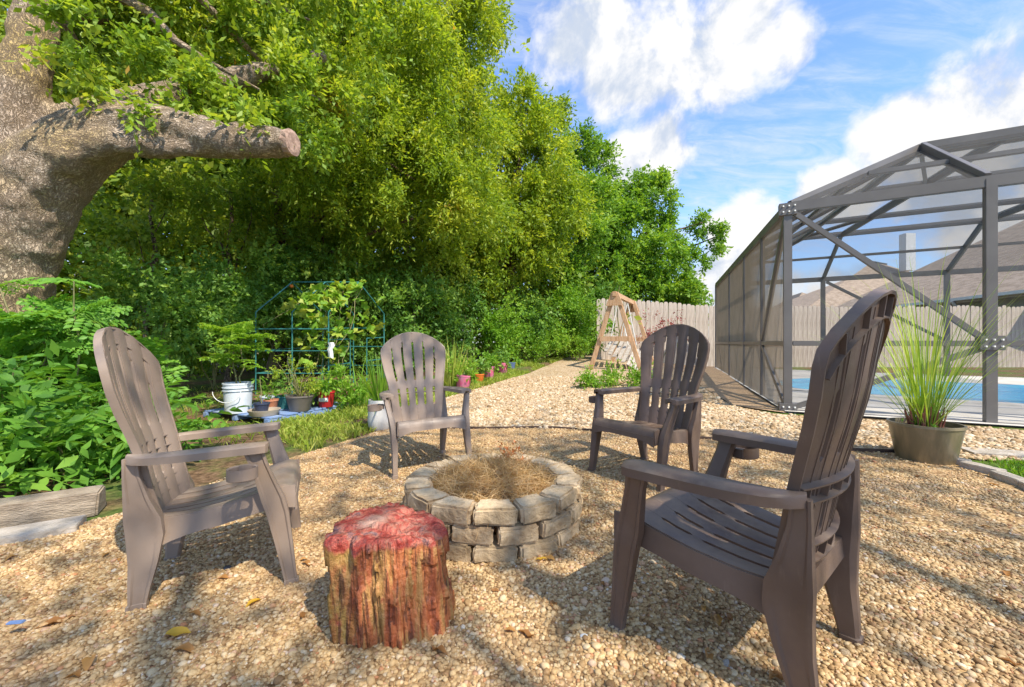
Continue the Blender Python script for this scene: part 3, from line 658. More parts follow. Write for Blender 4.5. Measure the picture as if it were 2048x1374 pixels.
def seat_slat(i):
    u0, u1 = -1 + 2 * i / NS, -1 + 2 * (i + 1) / NS; secs = []
    rows = [(-.232, 0), (-.20, 0), (-.19, 1), (-.13, 1), (-.08, 1), (-.02, 1), (.005, 1), (.015, 0), (.04, 0), (.05, 1), (.09, 1), (.125, 1), (.135, 0), (.17, 0), (.20, 0), (.215, 0), (.228, 0), (.238, 0), (.244, 0), (.2465, 0)]
    for y, gap in rows:
        fr, re_ = [], []
        for q in range(5):
            t = q / 4; g = (.0065 if gap else .0004) / interp(SW, y)
            a = u0 + (g if i > 0 else 0); b = u1 - (g if i < NS - 1 else 0); u = lerp(a, b, t)
            fr.append(spt(u, y, -.003 * (1 - (2 * t - 1) ** 2) * (y < .14)))
            p = spt(u, y, .007); re_.append((p[0], y - (.007 if y > .2 else 0), p[2]))
        secs.append(fr + re_[::-1])
    return MB().sweep(secs)
def seat_apron():
    mb = MB(); xs = [-.232, -.215, -.19, -.16, -.12, -.06, 0, .06, .12, .16, .19, .215, .232]
    def bot(x): return .296 - .030 * max(0, (abs(x) - .11) / .122) ** 1.8
    secs = []
    for x in xs: secs.append([(x, .2475, .325), (x, .2475 + .004, bot(x)), (x, .239, bot(x)), (x, .239, .325)])
    mb.sweep(secs)
    for s in (-1, 1):
        secs = []
        for y in (-.235, -.19, -.15, -.10, -.05, 0, .06, .12, .17, .21, .245):
            top = interp(SZ, max(-.235, min(.21, y))) - .004
            bt = top - .066 - .018 * max(0, (y - .08) / .165) ** 1.7 - .05 * max(0, (-.08 - y) / .15) ** 1.5
            xo = s * (interp(SW, max(-.235, y)) + .004)
            secs.append([(xo, y, top), (xo + s * .006, y, bt), (xo - s * .002, y, bt), (xo - s * .007, y, top)])
        mb.sweep(secs)
    secs = []
    for q in range(9):
        u = -1 + 2 * q / 8; x = u * .188; secs.append([(x, -.236, .30), (x, -.240, .245), (x, -.232, .245), (x, -.229, .30)])
    return mb.sweep(secs)
def leg_sections(path, s):
    """path of (x, y, z, width along y, thickness along x); outer face has a shallow channel"""
    secs = []
    for x, y, z, wd, th in path:
        h = wd * .39; o = th * .42; r = min(.006, h * .2)
        poly = [(o, -h), (o, -h * .72), (o - r, -h * .55), (o - r, h * .55), (o, h * .72), (o, h), (-o * .4, h), (-o, h * .7), (-o, -h * .7), (-o * .4, -h)]
        secs.append([(s * (x + a), y + b, z) for a, b in poly])
    return secs
def front_leg(s):
    return MB().sweep(leg_sections([(.292, .115, .515, .080, .034), (.284, .128, .47, .074, .036), (.268, .150, .40, .082, .044), (.256, .172, .33, .098, .050), (.254, .188, .27, .092, .050), (.256, .205, .17, .076, .044), (.260, .221, .07, .060, .038), (.262, .228, .022, .054, .036), (.264, .231, .02, .062, .046), (.266, .233, -.012, .062, .046)], s))
def rear_leg(s):
    return MB().sweep(leg_sections([(.214, -.256, .522, .052, .030), (.213, -.252, .46, .060, .034), (.209, -.238, .38, .090, .042), (.205, -.222, .31, .128, .048), (.201, -.216, .25, .130, .048), (.196, -.222, .16, .104, .044), (.192, -.235, .07, .078, .040), (.191, -.240, .022, .064, .038), (.191, -.242, .02, .072, .048), (.191, -.242, -.012, .072, .048)], s))
def arm(s):
    outer = [(.222, -.268), (.252, -.243), (.280, -.20), (.300, -.13), (.313, -.04), (.320, .06), (.324, .13), (.318, .152), (.300, .160)]
    inner = [(.200, -.262), (.204, -.238), (.214, -.20), (.222, -.13), (.228, -.04), (.233, .06), (.236, .13), (.243, .152), (.262, .160)]
    mb = MB(); secs = []
    for (ox, oy), (ix, iy) in zip(outer, inner):
        z = .534 + .008 * sst((oy + .25) / .4); m = (lerp(ox, ix, .5), lerp(oy, iy, .5)); dx = ox - ix
        e = .10
        secs.append([(s * ox, oy, z - .030), (s * ox, oy, z - .006), (s * lerp(ox, ix, e), oy, z), (s * m[0], m[1], z + .004), (s * lerp(ix, ox, e), iy, z), (s * ix, iy, z - .006), (s * ix, iy, z - .030), (s * lerp(ix, ox, .12), iy, z - .029), (s * lerp(ix, ox, .14), iy, z - .014), (s * lerp(ox, ix, .14), oy, z - .014), (s * lerp(ox, ix, .12), oy, z - .029)])
    return mb.sweep(secs)
def cup_holder():
    mb = MB(); c = (.362, .088, 0)
    mb.lathe([(.044, .475), (.047, .478), (.047, .440), (.043, .437), (.040, .440), (.041, .474), (.044, .475)], 24, c)
    mb.bar((.325, .088, .455), (.40, .088, .443), .012, .006); mb.bar((.362, .05, .443), (.362, .126, .443), .012, .006)
    mb.box((.316, .098, .462), (.026, .05, .03)); return mb
def make_chair(label, m, group):
    t = thing('adirondack_chair', label, 'chair', group=group)
    bk = back_frame().build('backrest', m, t, True)
    shared = [back_slat(i).mesh('slat', m, True) for i in range(NS)]
    for me in shared: link(bpy.data.objects.new('slat', me), bk)
    st = seat_apron().build('seat', m, t, True)
    for i in range(NS): seat_slat(i).build('slat', m, st, True)
    for s in (1, -1):
        front_leg(s).build('leg', m, t, True); rear_leg(s).build('leg', m, t, True); arm(s).build('armrest', m, t, True)
    cup_holder().build('cup_holder', m, t, True); return t
CG = 'plastic adirondack chairs round the fire pit'
def place_chair(o, x, y, rz, dz, pit, rol):
    z = gh(x, y) + dz
    Mx = Matrix(((1, -pit * 0, 0, 0), (0, 1, 0, 0), (0, 0, 1, 0), (0, 0, 0, 1)))
    o.matrix_world = Matrix.Translation((x, y, z)) @ Matrix.Rotation(R(rz), 4, 'Z') @ Matrix.Rotation(pit, 4, 'X') @ Matrix.Rotation(-rol, 4, 'Y')
ch1 = make_chair('lighter taupe plastic chair at the left, seen from its side with cup holder in front', M['faded_lit'], CG)
ch2 = copy_tree(ch1); ch2['label'] = 'lighter taupe plastic chair facing us behind the fire pit, beside the white planter'
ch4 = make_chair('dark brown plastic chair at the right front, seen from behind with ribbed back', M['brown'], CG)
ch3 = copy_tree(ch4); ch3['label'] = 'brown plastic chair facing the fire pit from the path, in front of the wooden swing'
place_chair(ch1, -1.157, 1.704, -64.5, -.004, .009, .041)
place_chair(ch2, -.637, 3.065, 205.2, .012, .016, -.028)
place_chair(ch3, .887, 2.727, 125.8, -.002, -.022, .008)
place_chair(ch4, .674, 1.256, 39.5, -.003, -.033, .026)

# ------------------------------------------------------------------ fire pit
pit = thing('fire_pit', 'round three-course block fire pit ring between the four chairs', 'fire pit', (-.093, 2.086, 0))
def block(w_, d_, h_, seed):
    bm = bmesh.new(); bmesh.ops.create_cube(bm, size=1)
    for v in bm.verts:
        tw = w_ * (1 if v.co.y < 0 else .74)                     # narrower towards the middle of the ring
        v.co = Vector((v.co.x * tw, v.co.y * d_, v.co.z * h_))
    bmesh.ops.bevel(bm, geom=list(bm.edges), offset=.010, segments=2, affect='EDGES')
    bmesh.ops.subdivide_edges(bm, edges=[e for e in bm.edges if e.calc_length() > .035], cuts=3, use_grid_fill=True)
    for v in bm.verts:
        nv = noise.noise_vector(v.co * 17 + Vector((seed * 9, 0, 0))) * .0075 + noise.noise_vector(v.co * 45 + Vector((0, seed * 5, 0))) * .0045
        v.co += nv
        if v.co.y < -d_ * .3: v.co.y += noise.noise(v.co * 11 + Vector((0, 0, seed * 3))) * .012
    me = bpy.data.meshes.new('stone'); bm.to_mesh(me); bm.free()
    for p in me.polygons: p.use_smooth = True
    me.set_sharp_from_angle(angle=R(48))
    return me
NST = 14; wst = 2 * math.pi * .425 / NST - .006
blocks = [block(wst, .125, .073, i) for i in range(7)]
for i, me in enumerate(blocks): me.materials.append(M['stone' if i % 3 else 'stone_b'])
for c in range(3):
    for i in range(NST):
        a = 2 * math.pi * (i + (.5 if c % 2 else 0) + .13) / NST
        o = link(bpy.data.objects.new('stone', random.choice(blocks)), pit)
        rr = .375 + random.uniform(-.006, .006) - (.004 * c)
        o.location = (rr * math.sin(a), -rr * math.cos(a), .032 + c * .0755 + random.uniform(-.001, .001))
        o.rotation_euler = (random.uniform(-.02, .02), random.uniform(-.02, .02), a + random.uniform(-.02, .02)); o.scale = (random.uniform(.94, 1.0), 1, 1)
MB().lathe([(0, .07), (.2, .06), (.33, .03), (.33, -.02)], 20).build('ash_bed', M['soilpot'], pit, True)
def strands(n_, cfun, rmax, h, ln, wid, lm, name, parent, seed, spread=.5, curl=.5):
    rng = np.random.default_rng(seed); Vs = []; Fs = []; T = []
    for i in range(n_):
        a = rng.uniform(0, 6.283); r = rmax * math.sqrt(rng.random()); x, y = r * math.cos(a), r * math.sin(a)
        p = np.array(cfun(x, y)); d = unit(np.array([rng.normal(), rng.normal(), spread * rng.normal() + .25])); L = ln * rng.uniform(.5, 1.4)
        c_ = rng.normal(size=3) * curl; sd_ = unit(np.cross(d, rng.normal(size=3))) * wid
        o = len(Vs)
        for q in range(4):
            t = q / 3; pp = p + d * L * t + c_ * L * t * t * .5 - np.array([0, 0, .25]) * L * t * t; Vs += [pp - sd_ * (1 - .6 * t), pp + sd_ * (1 - .6 * t)]
        Fs += [(o + 2 * q, o + 2 * q + 1, o + 2 * q + 3, o + 2 * q + 2) for q in range(3)]; T += [rng.random()] * 3
    return np_obj(name, Vs, Fs, LF[lm], parent, tone=T)
def heap(x, y):
    r = math.hypot(x, y); return (x, y, .155 + .095 * (1 - (r / .31) ** 2) + .025 * noise.noise(Vector((x * 9, y * 9, 3))) + random.uniform(-.03, .02))
stw = strands(7500, heap, .305, 0, .11, .0013, 'straw', 'straw_heap', None, 5)
stw.location = pit.location; tag(stw, 'heap of dry golden pine straw filling the fire pit', 'straw heap', kind='stuff')
fern = thing('dead_fern', 'rusty orange dead frond sticking up from the straw heap', 'dead frond', (-.02, 2.3, .19))
Vv, Ff, T = foliage([((0, 0, .05), (.075, .06, .05))], 900, leaf=.02, wr=.5, twig=.07, per=9, seed=9, fill=.1, droop=0)
np_obj('foliage', Vv, Ff, LF['rust'], fern, tone=T)

# ------------------------------------------------------------------ petrified stump
def stump_mat():
    m = bpy.data.materials.new('petrified_wood'); m.use_nodes = True; q = N(m.node_tree)
    tc = q.n('ShaderNodeTexCoord').outputs['Object']; sp = q.n('ShaderNodeSeparateXYZ', {0: tc})
    st = q.n('ShaderNodeMapping', {'Vector': tc, 'Scale': (1, 1, .10)}).outputs[0]
    a = q.noise(st, 26, 5, .6).outputs[0]; b_ = q.noise(st, 70, 4, .6).outputs[0]; bl = q.noise(tc, 7, 4, .6, .5).outputs[0]
    side = q.ramp(a, [(.28, (.07, .020, .010)), (.40, (.30, .075, .028)), (.50, (.46, .155, .055)), (.58, (.45, .235, .08)), (.70, (.28, .15, .04))])
    och = q.ramp(b_, [(.3, (.14, .10, .02)), (.5, (.32, .24, .05)), (.7, (.40, .29, .08))])
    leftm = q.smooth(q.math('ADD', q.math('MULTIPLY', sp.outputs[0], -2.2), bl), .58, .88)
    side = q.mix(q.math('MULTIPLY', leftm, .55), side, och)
    side = q.mix(q.smooth(q.noise(tc, 11, 4).outputs[0], .64, .74), side, (.34, .07, .04, 1))
    side = q.mix(q.math('MULTIPLY', q.smooth(b_, .48, .38), .8), side, (.10, .035, .02, 1))
    sw = q.n('ShaderNodeMapping', {'Vector': tc, 'Scale': (1, 1, .5)}).outputs[0]
    tn = q.noise(sw, 15, 8, .72, 1.4).outputs[0]
    top = q.ramp(tn, [(.30, (.10, .015, .012)), (.40, (.30, .038, .025)), (.48, (.42, .085, .055)), (.55, (.46, .18, .115)), (.63, (.18, .09, .10)), (.72, (.54, .34, .24))])
    ck = q.math('ABSOLUTE', q.math('SUBTRACT', q.noise(tc, 16, 6, .7, .8).outputs[0], .5))
    top = q.mix(q.math('MULTIPLY', q.smooth(ck, .03, .0), .75), top, (.10, .03, .025, 1))
    cream = q.n('ShaderNodeVectorMath', {0: tc, 1: (-.05, .0, .31)}, operation='DISTANCE').outputs['Value']
    top = q.mix(q.math('MULTIPLY', q.smooth(q.math('ADD', cream, q.math('MULTIPLY', bl, .10)), .13, .08), .5), top, (.74, .52, .36, 1))
    tm = q.smooth(q.math('ADD', sp.outputs[2], q.math('MULTIPLY', q.math('SUBTRACT', bl, .5), .10)), .272, .290)
    col = q.mix(tm, side, top)
    b = q.n('ShaderNodeBsdfPrincipled', {'Base Color': col, 'Roughness': .5, 'Specular IOR Level': .35})
    h = q.math('ADD', q.math('MULTIPLY', b_, .6), q.noise(tc, 50, 5).outputs[0])
    q.t.links.new(q.n('ShaderNodeBump', {'Strength': .9, 'Distance': .014, 'Height': h}).outputs[0], b.inputs['Normal'])
    q.t.links.new(b.outputs[0], q.n('ShaderNodeOutputMaterial').inputs[0]); return m
NA, NZ = 210, 60
def stump_pt(a, t):
    base = .165 * (.55 + .45 * math.cos(math.pi / 6) * 1.06 / math.cos((a + .35) % (math.pi / 3) - math.pi / 6)) + .016 * math.cos(2 * a + .6) + .012 * math.cos(3 * a + 1.0)
    lean = (.035 * (1 - t) - .012, .02 * t - .01)
    z = .305 * t; ca, sa = math.cos(a), math.sin(a)
    r = base * (1 + .03 * (1 - t)) * (1 - .035 * max(0, (t - .95) / .05) ** 2)
    rid = noise.noise(Vector((ca * 6.5, sa * 6.5, z * 1.3))) * .018 + noise.noise(Vector((ca * 15, sa * 15, z * 2.2))) * .015 + noise.noise(Vector((ca * 30, sa * 30, z * 9))) * .005
    st = noise.noise(Vector((ca * 4, sa * 4, 9))); crack = -.014 * max(0, 1 - abs(noise.noise(Vector((ca * 9, sa * 9, z * 1.6 + 4)))) * 9)
    step = .012 * (1 if noise.noise(Vector((ca * 5.1, sa * 5.1, z * 9))) > .12 else 0)
    notch = -.02 * max(0, noise.noise(Vector((ca * 2.2, sa * 2.2, z * 7 + 20))))
    r += rid + crack + step + notch
    return (r * ca + lean[0], r * sa * .98 + lean[1], z + (.012 * noise.noise(Vector((ca * 2, sa * 2, 3))) if t > .9 else 0))
V = []; F = []
for j in range(NZ):
    t = -.06 + 1.06 * j / (NZ - 1)
    for i in range(NA): V.append(stump_pt(2 * math.pi * i / NA, t))
ring = NZ
for q in range(1, 15):
    s = 1 - q / 15
    for i in range(NA):
        p = V[(NZ - 1) * NA + i]; x, y = p[0] * s + .0, p[1] * s
        hgt = p[2] + .012 * (1 - s) + .013 * noise.noise(Vector((x * 13, y * 13, 2))) + .006 * noise.noise(Vector((x * 40, y * 40, 7))) - .02 * max(0, 1 - abs(y + .055 + .02 * math.sin(x * 22)) / .012) * (s < .85)
        V.append((x, y, hgt))
NR = NZ + 14
for j in range(NR - 1):
    for i in range(NA): F.append((j * NA + i, j * NA + (i + 1) % NA, (j + 1) * NA + (i + 1) % NA, (j + 1) * NA + i))
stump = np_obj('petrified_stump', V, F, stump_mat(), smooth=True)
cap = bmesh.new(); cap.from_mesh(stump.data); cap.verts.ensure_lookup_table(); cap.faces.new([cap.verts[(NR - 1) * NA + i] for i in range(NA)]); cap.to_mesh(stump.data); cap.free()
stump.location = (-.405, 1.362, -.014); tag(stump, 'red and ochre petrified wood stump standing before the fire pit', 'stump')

# ------------------------------------------------------------------ borders
ed = MB(); pts = []
for a, b in zip(EDGE, EDGE[1:]):
    for q in range(6): pts.append((lerp(a[0], b[0], q / 6), lerp(a[1], b[1], q / 6)))
pts.append(EDGE[-1])
secs = []
for i, (x, y) in enumerate(pts):
    z = gh(x, y) + .03 + .012 * noise.noise(Vector((x * 2.3, y, 0))); y += .03 * noise.noise(Vector((x * 1.7, 0, 0)))
    secs.append([(x, y - .012, z - .07), (x, y - .010, z), (x, y + .010, z), (x, y + .012, z - .07)])
tag(ed.sweep(secs).build('path_edging', M['edging']), 'thin dark edging strip dividing pea gravel from the path', 'edging')
def slab(name, label, cat, c, size, rz, m, group=None, seed=0, tilt=0):
    bm = bmesh.new(); bmesh.ops.create_cube(bm, size=1)
    for v in bm.verts: v.co = Vector((v.co.x * size[0], v.co.y * size[1], v.co.z * size[2]))
    bmesh.ops.bevel(bm, geom=list(bm.edges), offset=min(size) * .07, segments=2, affect='EDGES')
    bmesh.ops.subdivide_edges(bm, edges=[e for e in bm.edges if e.calc_length() > size[2] * 1.2], cuts=5, use_grid_fill=True)
    for v in bm.verts: v.co += noise.noise_vector(v.co * 12 + Vector((seed * 5, 0, 0))) * min(size) * .06
    me = bpy.data.meshes.new(name); bm.to_mesh(me); bm.free(); me.materials.append(m)
    for p in me.polygons: p.use_smooth = True
    me.set_sharp_from_angle(angle=R(28))
    o = link(bpy.data.objects.new(name, me)); o.location = c; o.rotation_euler = (tilt, 0, rz); return tag(o, label, cat, group)
slab('border_block', 'grey weathered border beam lying against the leafy bush at the left', 'beam', (-2.64, 2.05, .02), (.88, .16, .13), R(33), M['timber'], seed=2)
slab('border_slab', 'low flat slab at ground level in front of the left border beam', 'slab', (-2.55, 1.84, -.03), (.9, .17, .05), R(33), M['concrete'], seed=3)
es = [(3.13, 2.93, -65, .16, 'squared edging stone nearest the brown bucket planter'), (3.12, 2.74, -82, .20, 'second edging stone from the bucket planter, by the lawn'), (3.06, 2.53, -104, .20, 'third edging stone from the bucket planter, beside the lawn'), (2.985, 2.33, -112, .19, 'edging stone at the right edge of the picture, last of the lawn border')]
for i, (x, y, a, L, lab) in enumerate(es):
    slab('edging_stone', lab, 'edging stone', (x, y, gh(x, y) + .02), (L, .085, .055), R(a), M['concrete'], 'stones edging the small lawn', 10 + i)
slab('stepping_stone', 'pale flat stepping stone in the gravel behind the small lawn', 'stepping stone', (3.72, 3.14, gh(3.7, 3.1) + .016), (.42, .2, .03), R(-20), M['concrete'], seed=20)

# ------------------------------------------------------------------ plants in containers
def pot_prof(rb, rt, h, lip=.012, th=.008):
    return [(0, .0), (rb * .96, 0), (rb, .006), (lerp(rb, rt, .92), h * .92 - lip), (rt + lip * .2, h - lip * 1.6), (rt + lip * .5, h - lip * 1.5), (rt + lip * .5, h), (rt - th, h), (rt - th * 1.2, h * .86), (0, h * .86)]
def potted(name, label, cat, loc, rb, rt, h, m, group=None, body='pot', seg=30, rz=0.0, soil=True):
    t = thing(name, label, cat, loc, rz, group); p = MB().lathe(pot_prof(rb, rt, h), seg).build(body, M[m], t, True)
    if soil: MB().lathe([(0, h * .885), (rt * .5, h * .89), (rt * .9, h * .87)], 20).build('soil', M['soilpot'], t, True)
    return t, p
def blades(parent, n_, r0, L, wid, lm, seed, bend=.5, name='blade', z0=0.0, cap=300, spread=.45):
    """arching grass blades, each a mesh of its own"""
    rng = np.random.default_rng(seed)
    for i in range(min(n_, cap)):
        a = rng.uniform(0, 6.283); r = r0 * math.sqrt(rng.random()); az = a + rng.normal() * .5
        o = np.array([math.cos(az), math.sin(az), 0]); sd_ = np.array([-math.sin(az), math.cos(az), 0]); ln = L * rng.uniform(.45, 1.1); lean = abs(rng.normal()) * spread; bd = bend * rng.uniform(.3, 1.5)
        p = np.array([r * math.cos(a), r * math.sin(a), z0]); Vs = []; an = lean
        for q in range(9):
            t = q / 8; ww = wid * (1 - t ** 2.2) * (.5 + min(1, t * 3) * .5) + .0004
            Vs += [p - sd_ * ww + o * ww * .35, p + sd_ * ww + o * ww * .35]
            p = p + (o * math.sin(an) + np.array([0, 0, math.cos(an)])) * ln / 8; an += bd * (.06 + .34 * t * t)
        np_obj(name, Vs, [(2 * q, 2 * q + 1, 2 * q + 3, 2 * q + 2) for q in range(8)], LF[lm], parent, True, tone=[rng.random()] * 8)
# big bucket of lemongrass on the right
lg, p_ = potted('lemongrass_planter', 'big brown bucket of tall lemongrass standing by the pool cage', 'potted plant', (3.03, 3.03, gh(3, 3) - .01), .158, .205, .285, 'bucket', body='bucket', seg=44)
blades(lg, 175, .065, 1.22, .0034, 'lemon', 3, .62, z0=.24, spread=.36)
mb = MB()
for i in range(46):
    a = random.uniform(0, 6.28); r = .09 * math.sqrt(random.random()); b_ = Vector((r * math.cos(a), r * math.sin(a), .23)); mb.tube([b_, b_ + Vector((r * .4 * math.cos(a), r * .4 * math.sin(a), random.uniform(.10, .2)))], [.007, .004], 6)
mb.build('stalks', M['redstem'], lg, True)['kind'] = 'stuff'
crown('weed_cover', [((-.10, 0, .245), (.08, .09, .02))], 500, 'bush', lg, leaf=.03, wr=.5, twig=.05, per=6, seed=4, droop=0)
# white planter behind the centre chair
wp, p_ = potted('white_planter', 'rounded white planter with strappy green leaves beside the centre chair', 'potted plant', (-1.41, 4.42, gh(-1.4, 4.4) - .01), .09, .125, .33, 'whitepot', seg=36)
me = p_.data; bm = bmesh.new(); MBp = MB().lathe([(0, 0), (.07, 0), (.10, .012), (.122, .05), (.128, .12), (.124, .24), (.120, .33), (.110, .33), (.108, .27), (0, .27)], 36); p_.data = MBp.mesh('pot', M['whitepot'], True)
blades(wp, 60, .06, .62, .010, 'bright', 5, .55, name='leaf', z0=.27, spread=.5)
# pallet with its pots
A_, B_, Cc, D_ = Vector((-3.82, 5.1, 0)), Vector((-2.72, 4.60, 0)), Vector((-2.24, 5.75, 0)), Vector((-3.34, 6.25, 0))
pal = thing('pallet', 'blue painted wooden pallet under the row of pots', 'pallet', (0, 0, gh(-3, 5.4)))
for i in range(6):
    t0 = (i + .5) / 6; a, b = A_.lerp(D_, t0), B_.lerp(Cc, t0); m_ = MB().bar(a + Vector((0, 0, .068)), b + Vector((0, 0, .068 + random.uniform(-.003, .003))), .165, .016); m_.build('plank', M['bluepaint'], pal, bevel=.002)
for t0 in (.03, .5, .97):
    a, b = A_.lerp(B_, t0), D_.lerp(Cc, t0); MB().bar(a + Vector((0, 0, .03)), b + Vector((0, 0, .03)), .06, .058).build('stringer', M['bluepaint'], pal, bevel=.003)
PZ = gh(-3, 5.4) + .077
def pinnate_mesh(name, lm, n_pairs, L, lf, wr, seed, droop=.25, twice=False):
    """compound leaf lying along +x, tip drooping"""
    rng = np.random.default_rng(seed); P = []; A = []; LN = []
    for i in range(n_pairs):
        t = (i + .9) / (n_pairs + .4); base = np.array([L * t, 0, -droop * L * t * t])
        for s in (-1, 1):
            d = unit(np.array([.55, s * 1.0, -.18 - .3 * t + rng.normal() * .12])); ln = lf * (1 - .35 * abs(t - .45)) * rng.uniform(.85, 1.12)
            if not twice: P.append(base); A.append(d); LN.append(ln)
            else:
                for q in range(5):
                    tt = (q + 1) / 5; b2 = base + d * ln * tt
                    for s2 in (-1, 1): P.append(b2); A.append(unit(d * .6 + s2 * unit(np.cross(d, [0, 0, 1])) + rng.normal(size=3) * .15)); LN.append(ln * .34)
    e = np.array([L, 0, -droop * L]); P.append(e); A.append(unit(np.array([1, 0, -droop * 1.6]))); LN.append(lf if not twice else lf * .4)
    P, A, LN = np.array(P), np.array(A), np.array(LN).reshape(-1, 1); n_ = len(P)
    nrm = unit(np.array([[0, 0, 1.0]]) + rng.normal(size=(n_, 3)) * .22); sd_ = unit(np.cross(A, nrm)); nn = np.cross(sd_, A)
    Vs = []; Fs = []; T = []
    for i in range(n_):
        o = len(Vs); p, a, s_, u_, l = P[i], A[i], sd_[i], nn[i], LN[i, 0]; w2 = l * wr * .5
        for t, ww in ((0, .0), (.25, .8), (.55, 1.0), (.8, .55), (1, 0)):
            c_ = p + a * l * t - u_ * l * .16 * t * t
            Vs += [c_ - s_ * w2 * ww + u_ * w2 * ww * .3, c_, c_ + s_ * w2 * ww + u_ * w2 * ww * .3]
        for q in range(4):
            b0 = o + 3 * q; Fs += [(b0, b0 + 1, b0 + 4, b0 + 3), (b0 + 1, b0 + 2, b0 + 5, b0 + 4)]; T += [rng.uniform(.15, .85) if q == 0 else T[-1]] * 2
    o = len(Vs); wd = max(.0016, L * .007)                        # the leaf stalk
    for i in range(7):
        t = i / 6; c_ = np.array([L * t, 0, -droop * L * t * t]); Vs += [c_ + [0, -wd, 0], c_ + [0, wd, 0]]
    Fs += [(o + 2 * q, o + 2 * q + 1, o + 2 * q + 3, o + 2 * q + 2) for q in range(6)]; T += [.8] * 6
    ob_ = np_obj(name, Vs, Fs, LF[lm], None, True, tone=T); me = ob_.data; bpy.data.objects.remove(ob_); return me
def put_leaf(me, parent, loc, az, el, s=1.0, roll=0.0, name='leaf'):
    o = bpy.data.objects.new(name, me); link(o, parent); o.location = loc
    o.rotation_euler = (Matrix.Rotation(az, 3, 'Z') @ Matrix.Rotation(-el, 3, 'Y') @ Matrix.Rotation(roll, 3, 'X')).to_euler(); o.scale = (s, s, s); return o
mor = [pinnate_mesh('leaf', 'bright', 5, .26, .12, .62, 70 + i, .25, True) for i in range(3)]
pb, p_ = potted('white_bucket_plant', 'white plastic pail with a young feathery tree, largest on the pallet', 'potted plant', (-3.29, 4.96, PZ), .135, .155, .36, 'pail', body='bucket', seg=36)
MB().lathe([(.157, .30), (.163, .302), (.163, .312), (.157, .314)], 36).lathe([(.157, .265), (.162, .267), (.162, .275), (.157, .277)], 36).build('rim', M['pail'], p_, True)
hd = MB().tube([(.155 * math.cos(a) * 1.02 - .02, -.16 - .02 * math.sin(a * .5), .27 - .13 * math.sin(a)) for a in [R(d_) for d_ in range(0, 181, 15)]], .004, 6); hd.build('handle', M['white'], p_, True)
mb = MB(); stems_ = [wob((-.02, 0, .3), (-.10, .02, .98), 5, .04, 3), wob((.04, 0, .3), (.08, -.02, .92), 5, .04, 4)]
for s_ in stems_: mb.tube(s_, [.010, .009, .008, .007, .006, .004], 6)
mb.build('stem', M['stem'], pb, True)
for i in range(34):
    s_ = stems_[i % 2]; q = random.choice((2, 3, 4, 5, 5)); put_leaf(random.choice(mor), pb, s_[q] + Vector((0, 0, random.uniform(-.05, .03))), random.uniform(0, 6.28), random.uniform(-.1, .9), random.uniform(.7, 1.15))
GP = 'small pots standing on the blue pallet'
def bushy(t, clumps, dens, lm, seed, **kw): crown('foliage', clumps, dens, lm, t, seed=seed, **kw)
t, _ = potted('small_pot', 'small white pot tucked behind the pail on the pallet', 'potted plant', (-3.13, 5.3, PZ), .075, .09, .16, 'pail', GP)
bushy(t, [((.03, 0, .24), (.10, .08, .09))], 240, 'bright', 1, leaf=.05, twig=.1, per=7)
sau = MB().lathe([(0, 0), (.14, 0), (.165, .05), (.17, .065), (.158, .065), (.14, .02), (0, .02)], 32).build('plant_saucer', M['saucer'], smooth=True); sau.location = (-2.88, 4.80, PZ); tag(sau, 'wide tan plastic saucer on the near corner of the pallet', 'saucer')
t, _ = potted('small_pot', 'small navy pot standing in the tan saucer', 'potted plant', (-2.91, 4.80, PZ + .022), .062, .082, .12, 'navy', GP)
mb = MB().tube(wob((0, 0, .1), (-.02, 0, .42), 4, .03, 8), [.006, .005, .004, .004, .003], 5); mb.build('stem', M['stem'], t, True)
bushy(t, [((-.02, 0, .36), (.05, .05, .09))], 120, 'bright', 2, leaf=.05, twig=.08, per=4)
t, _ = potted('small_pot', 'small terracotta pot behind the navy pot', 'potted plant', (-2.93, 5.02, PZ), .06, .08, .15, 'terracotta', GP)
bushy(t, [((0, 0, .22), (.06, .06, .06))], 220, 'bright', 3, leaf=.04, twig=.08, per=6)
t, _ = potted('small_pot', 'teal plastic pot between the terracotta and grey-brown pots', 'potted plant', (-2.90, 5.3, PZ), .095, .115, .16, 'teal', GP)
bushy(t, [((0, 0, .28), (.12, .1, .12))], 260, 'shrub', 4, leaf=.05, twig=.12, per=8)
t, _ = potted('large_pot', 'wide grey-brown tub with a wiry bush, on the pallet', 'potted plant', (-2.62, 5.1, PZ), .115, .155, .19, 'taupepot', GP)
mb = MB()
for i in range(16): mb.tube(wob((0, 0, .16), (random.uniform(-.28, .28), random.uniform(-.2, .2), random.uniform(.35, .62)), 4, .06, i), [.005, .004, .004, .003, .002], 5)
mb.build('stem', M['stem'], t, True)
bushy(t, [((-.05, 0, .52), (.26, .2, .14)), ((.14, 0, .42), (.18, .14, .12)), ((-.14, 0, .36), (.14, .14, .12))], 130, 'weep', 5, leaf=.03, twig=.12, per=9)
t, _ = potted('small_pot', 'small black pot half hidden between the tub and red bucket', 'potted plant', (-2.63, 5.5, PZ), .075, .09, .15, 'darkpot', GP)
bushy(t, [((0, 0, .2), (.07, .07, .06))], 220, 'shrub', 6, leaf=.04, twig=.08, per=6)
t, b_ = potted('red_bucket_plant', 'red bucket with white label band holding a leafy plant', 'potted plant', (-2.44, 5.42, PZ), .085, .105, .2, 'red', GP, body='bucket', seg=36)
lb = MB(); secs = []
for i in range(13):
    a = R(-128 + 76 * i / 12); r0, r1 = .0965, .1005; secs.append([(r0 * math.cos(a), r0 * math.sin(a), .075), (r1 * math.cos(a), r1 * math.sin(a), .125), ((r1 - .004) * math.cos(a), (r1 - .004) * math.sin(a), .125), ((r0 - .004) * math.cos(a), (r0 - .004) * math.sin(a), .075)])
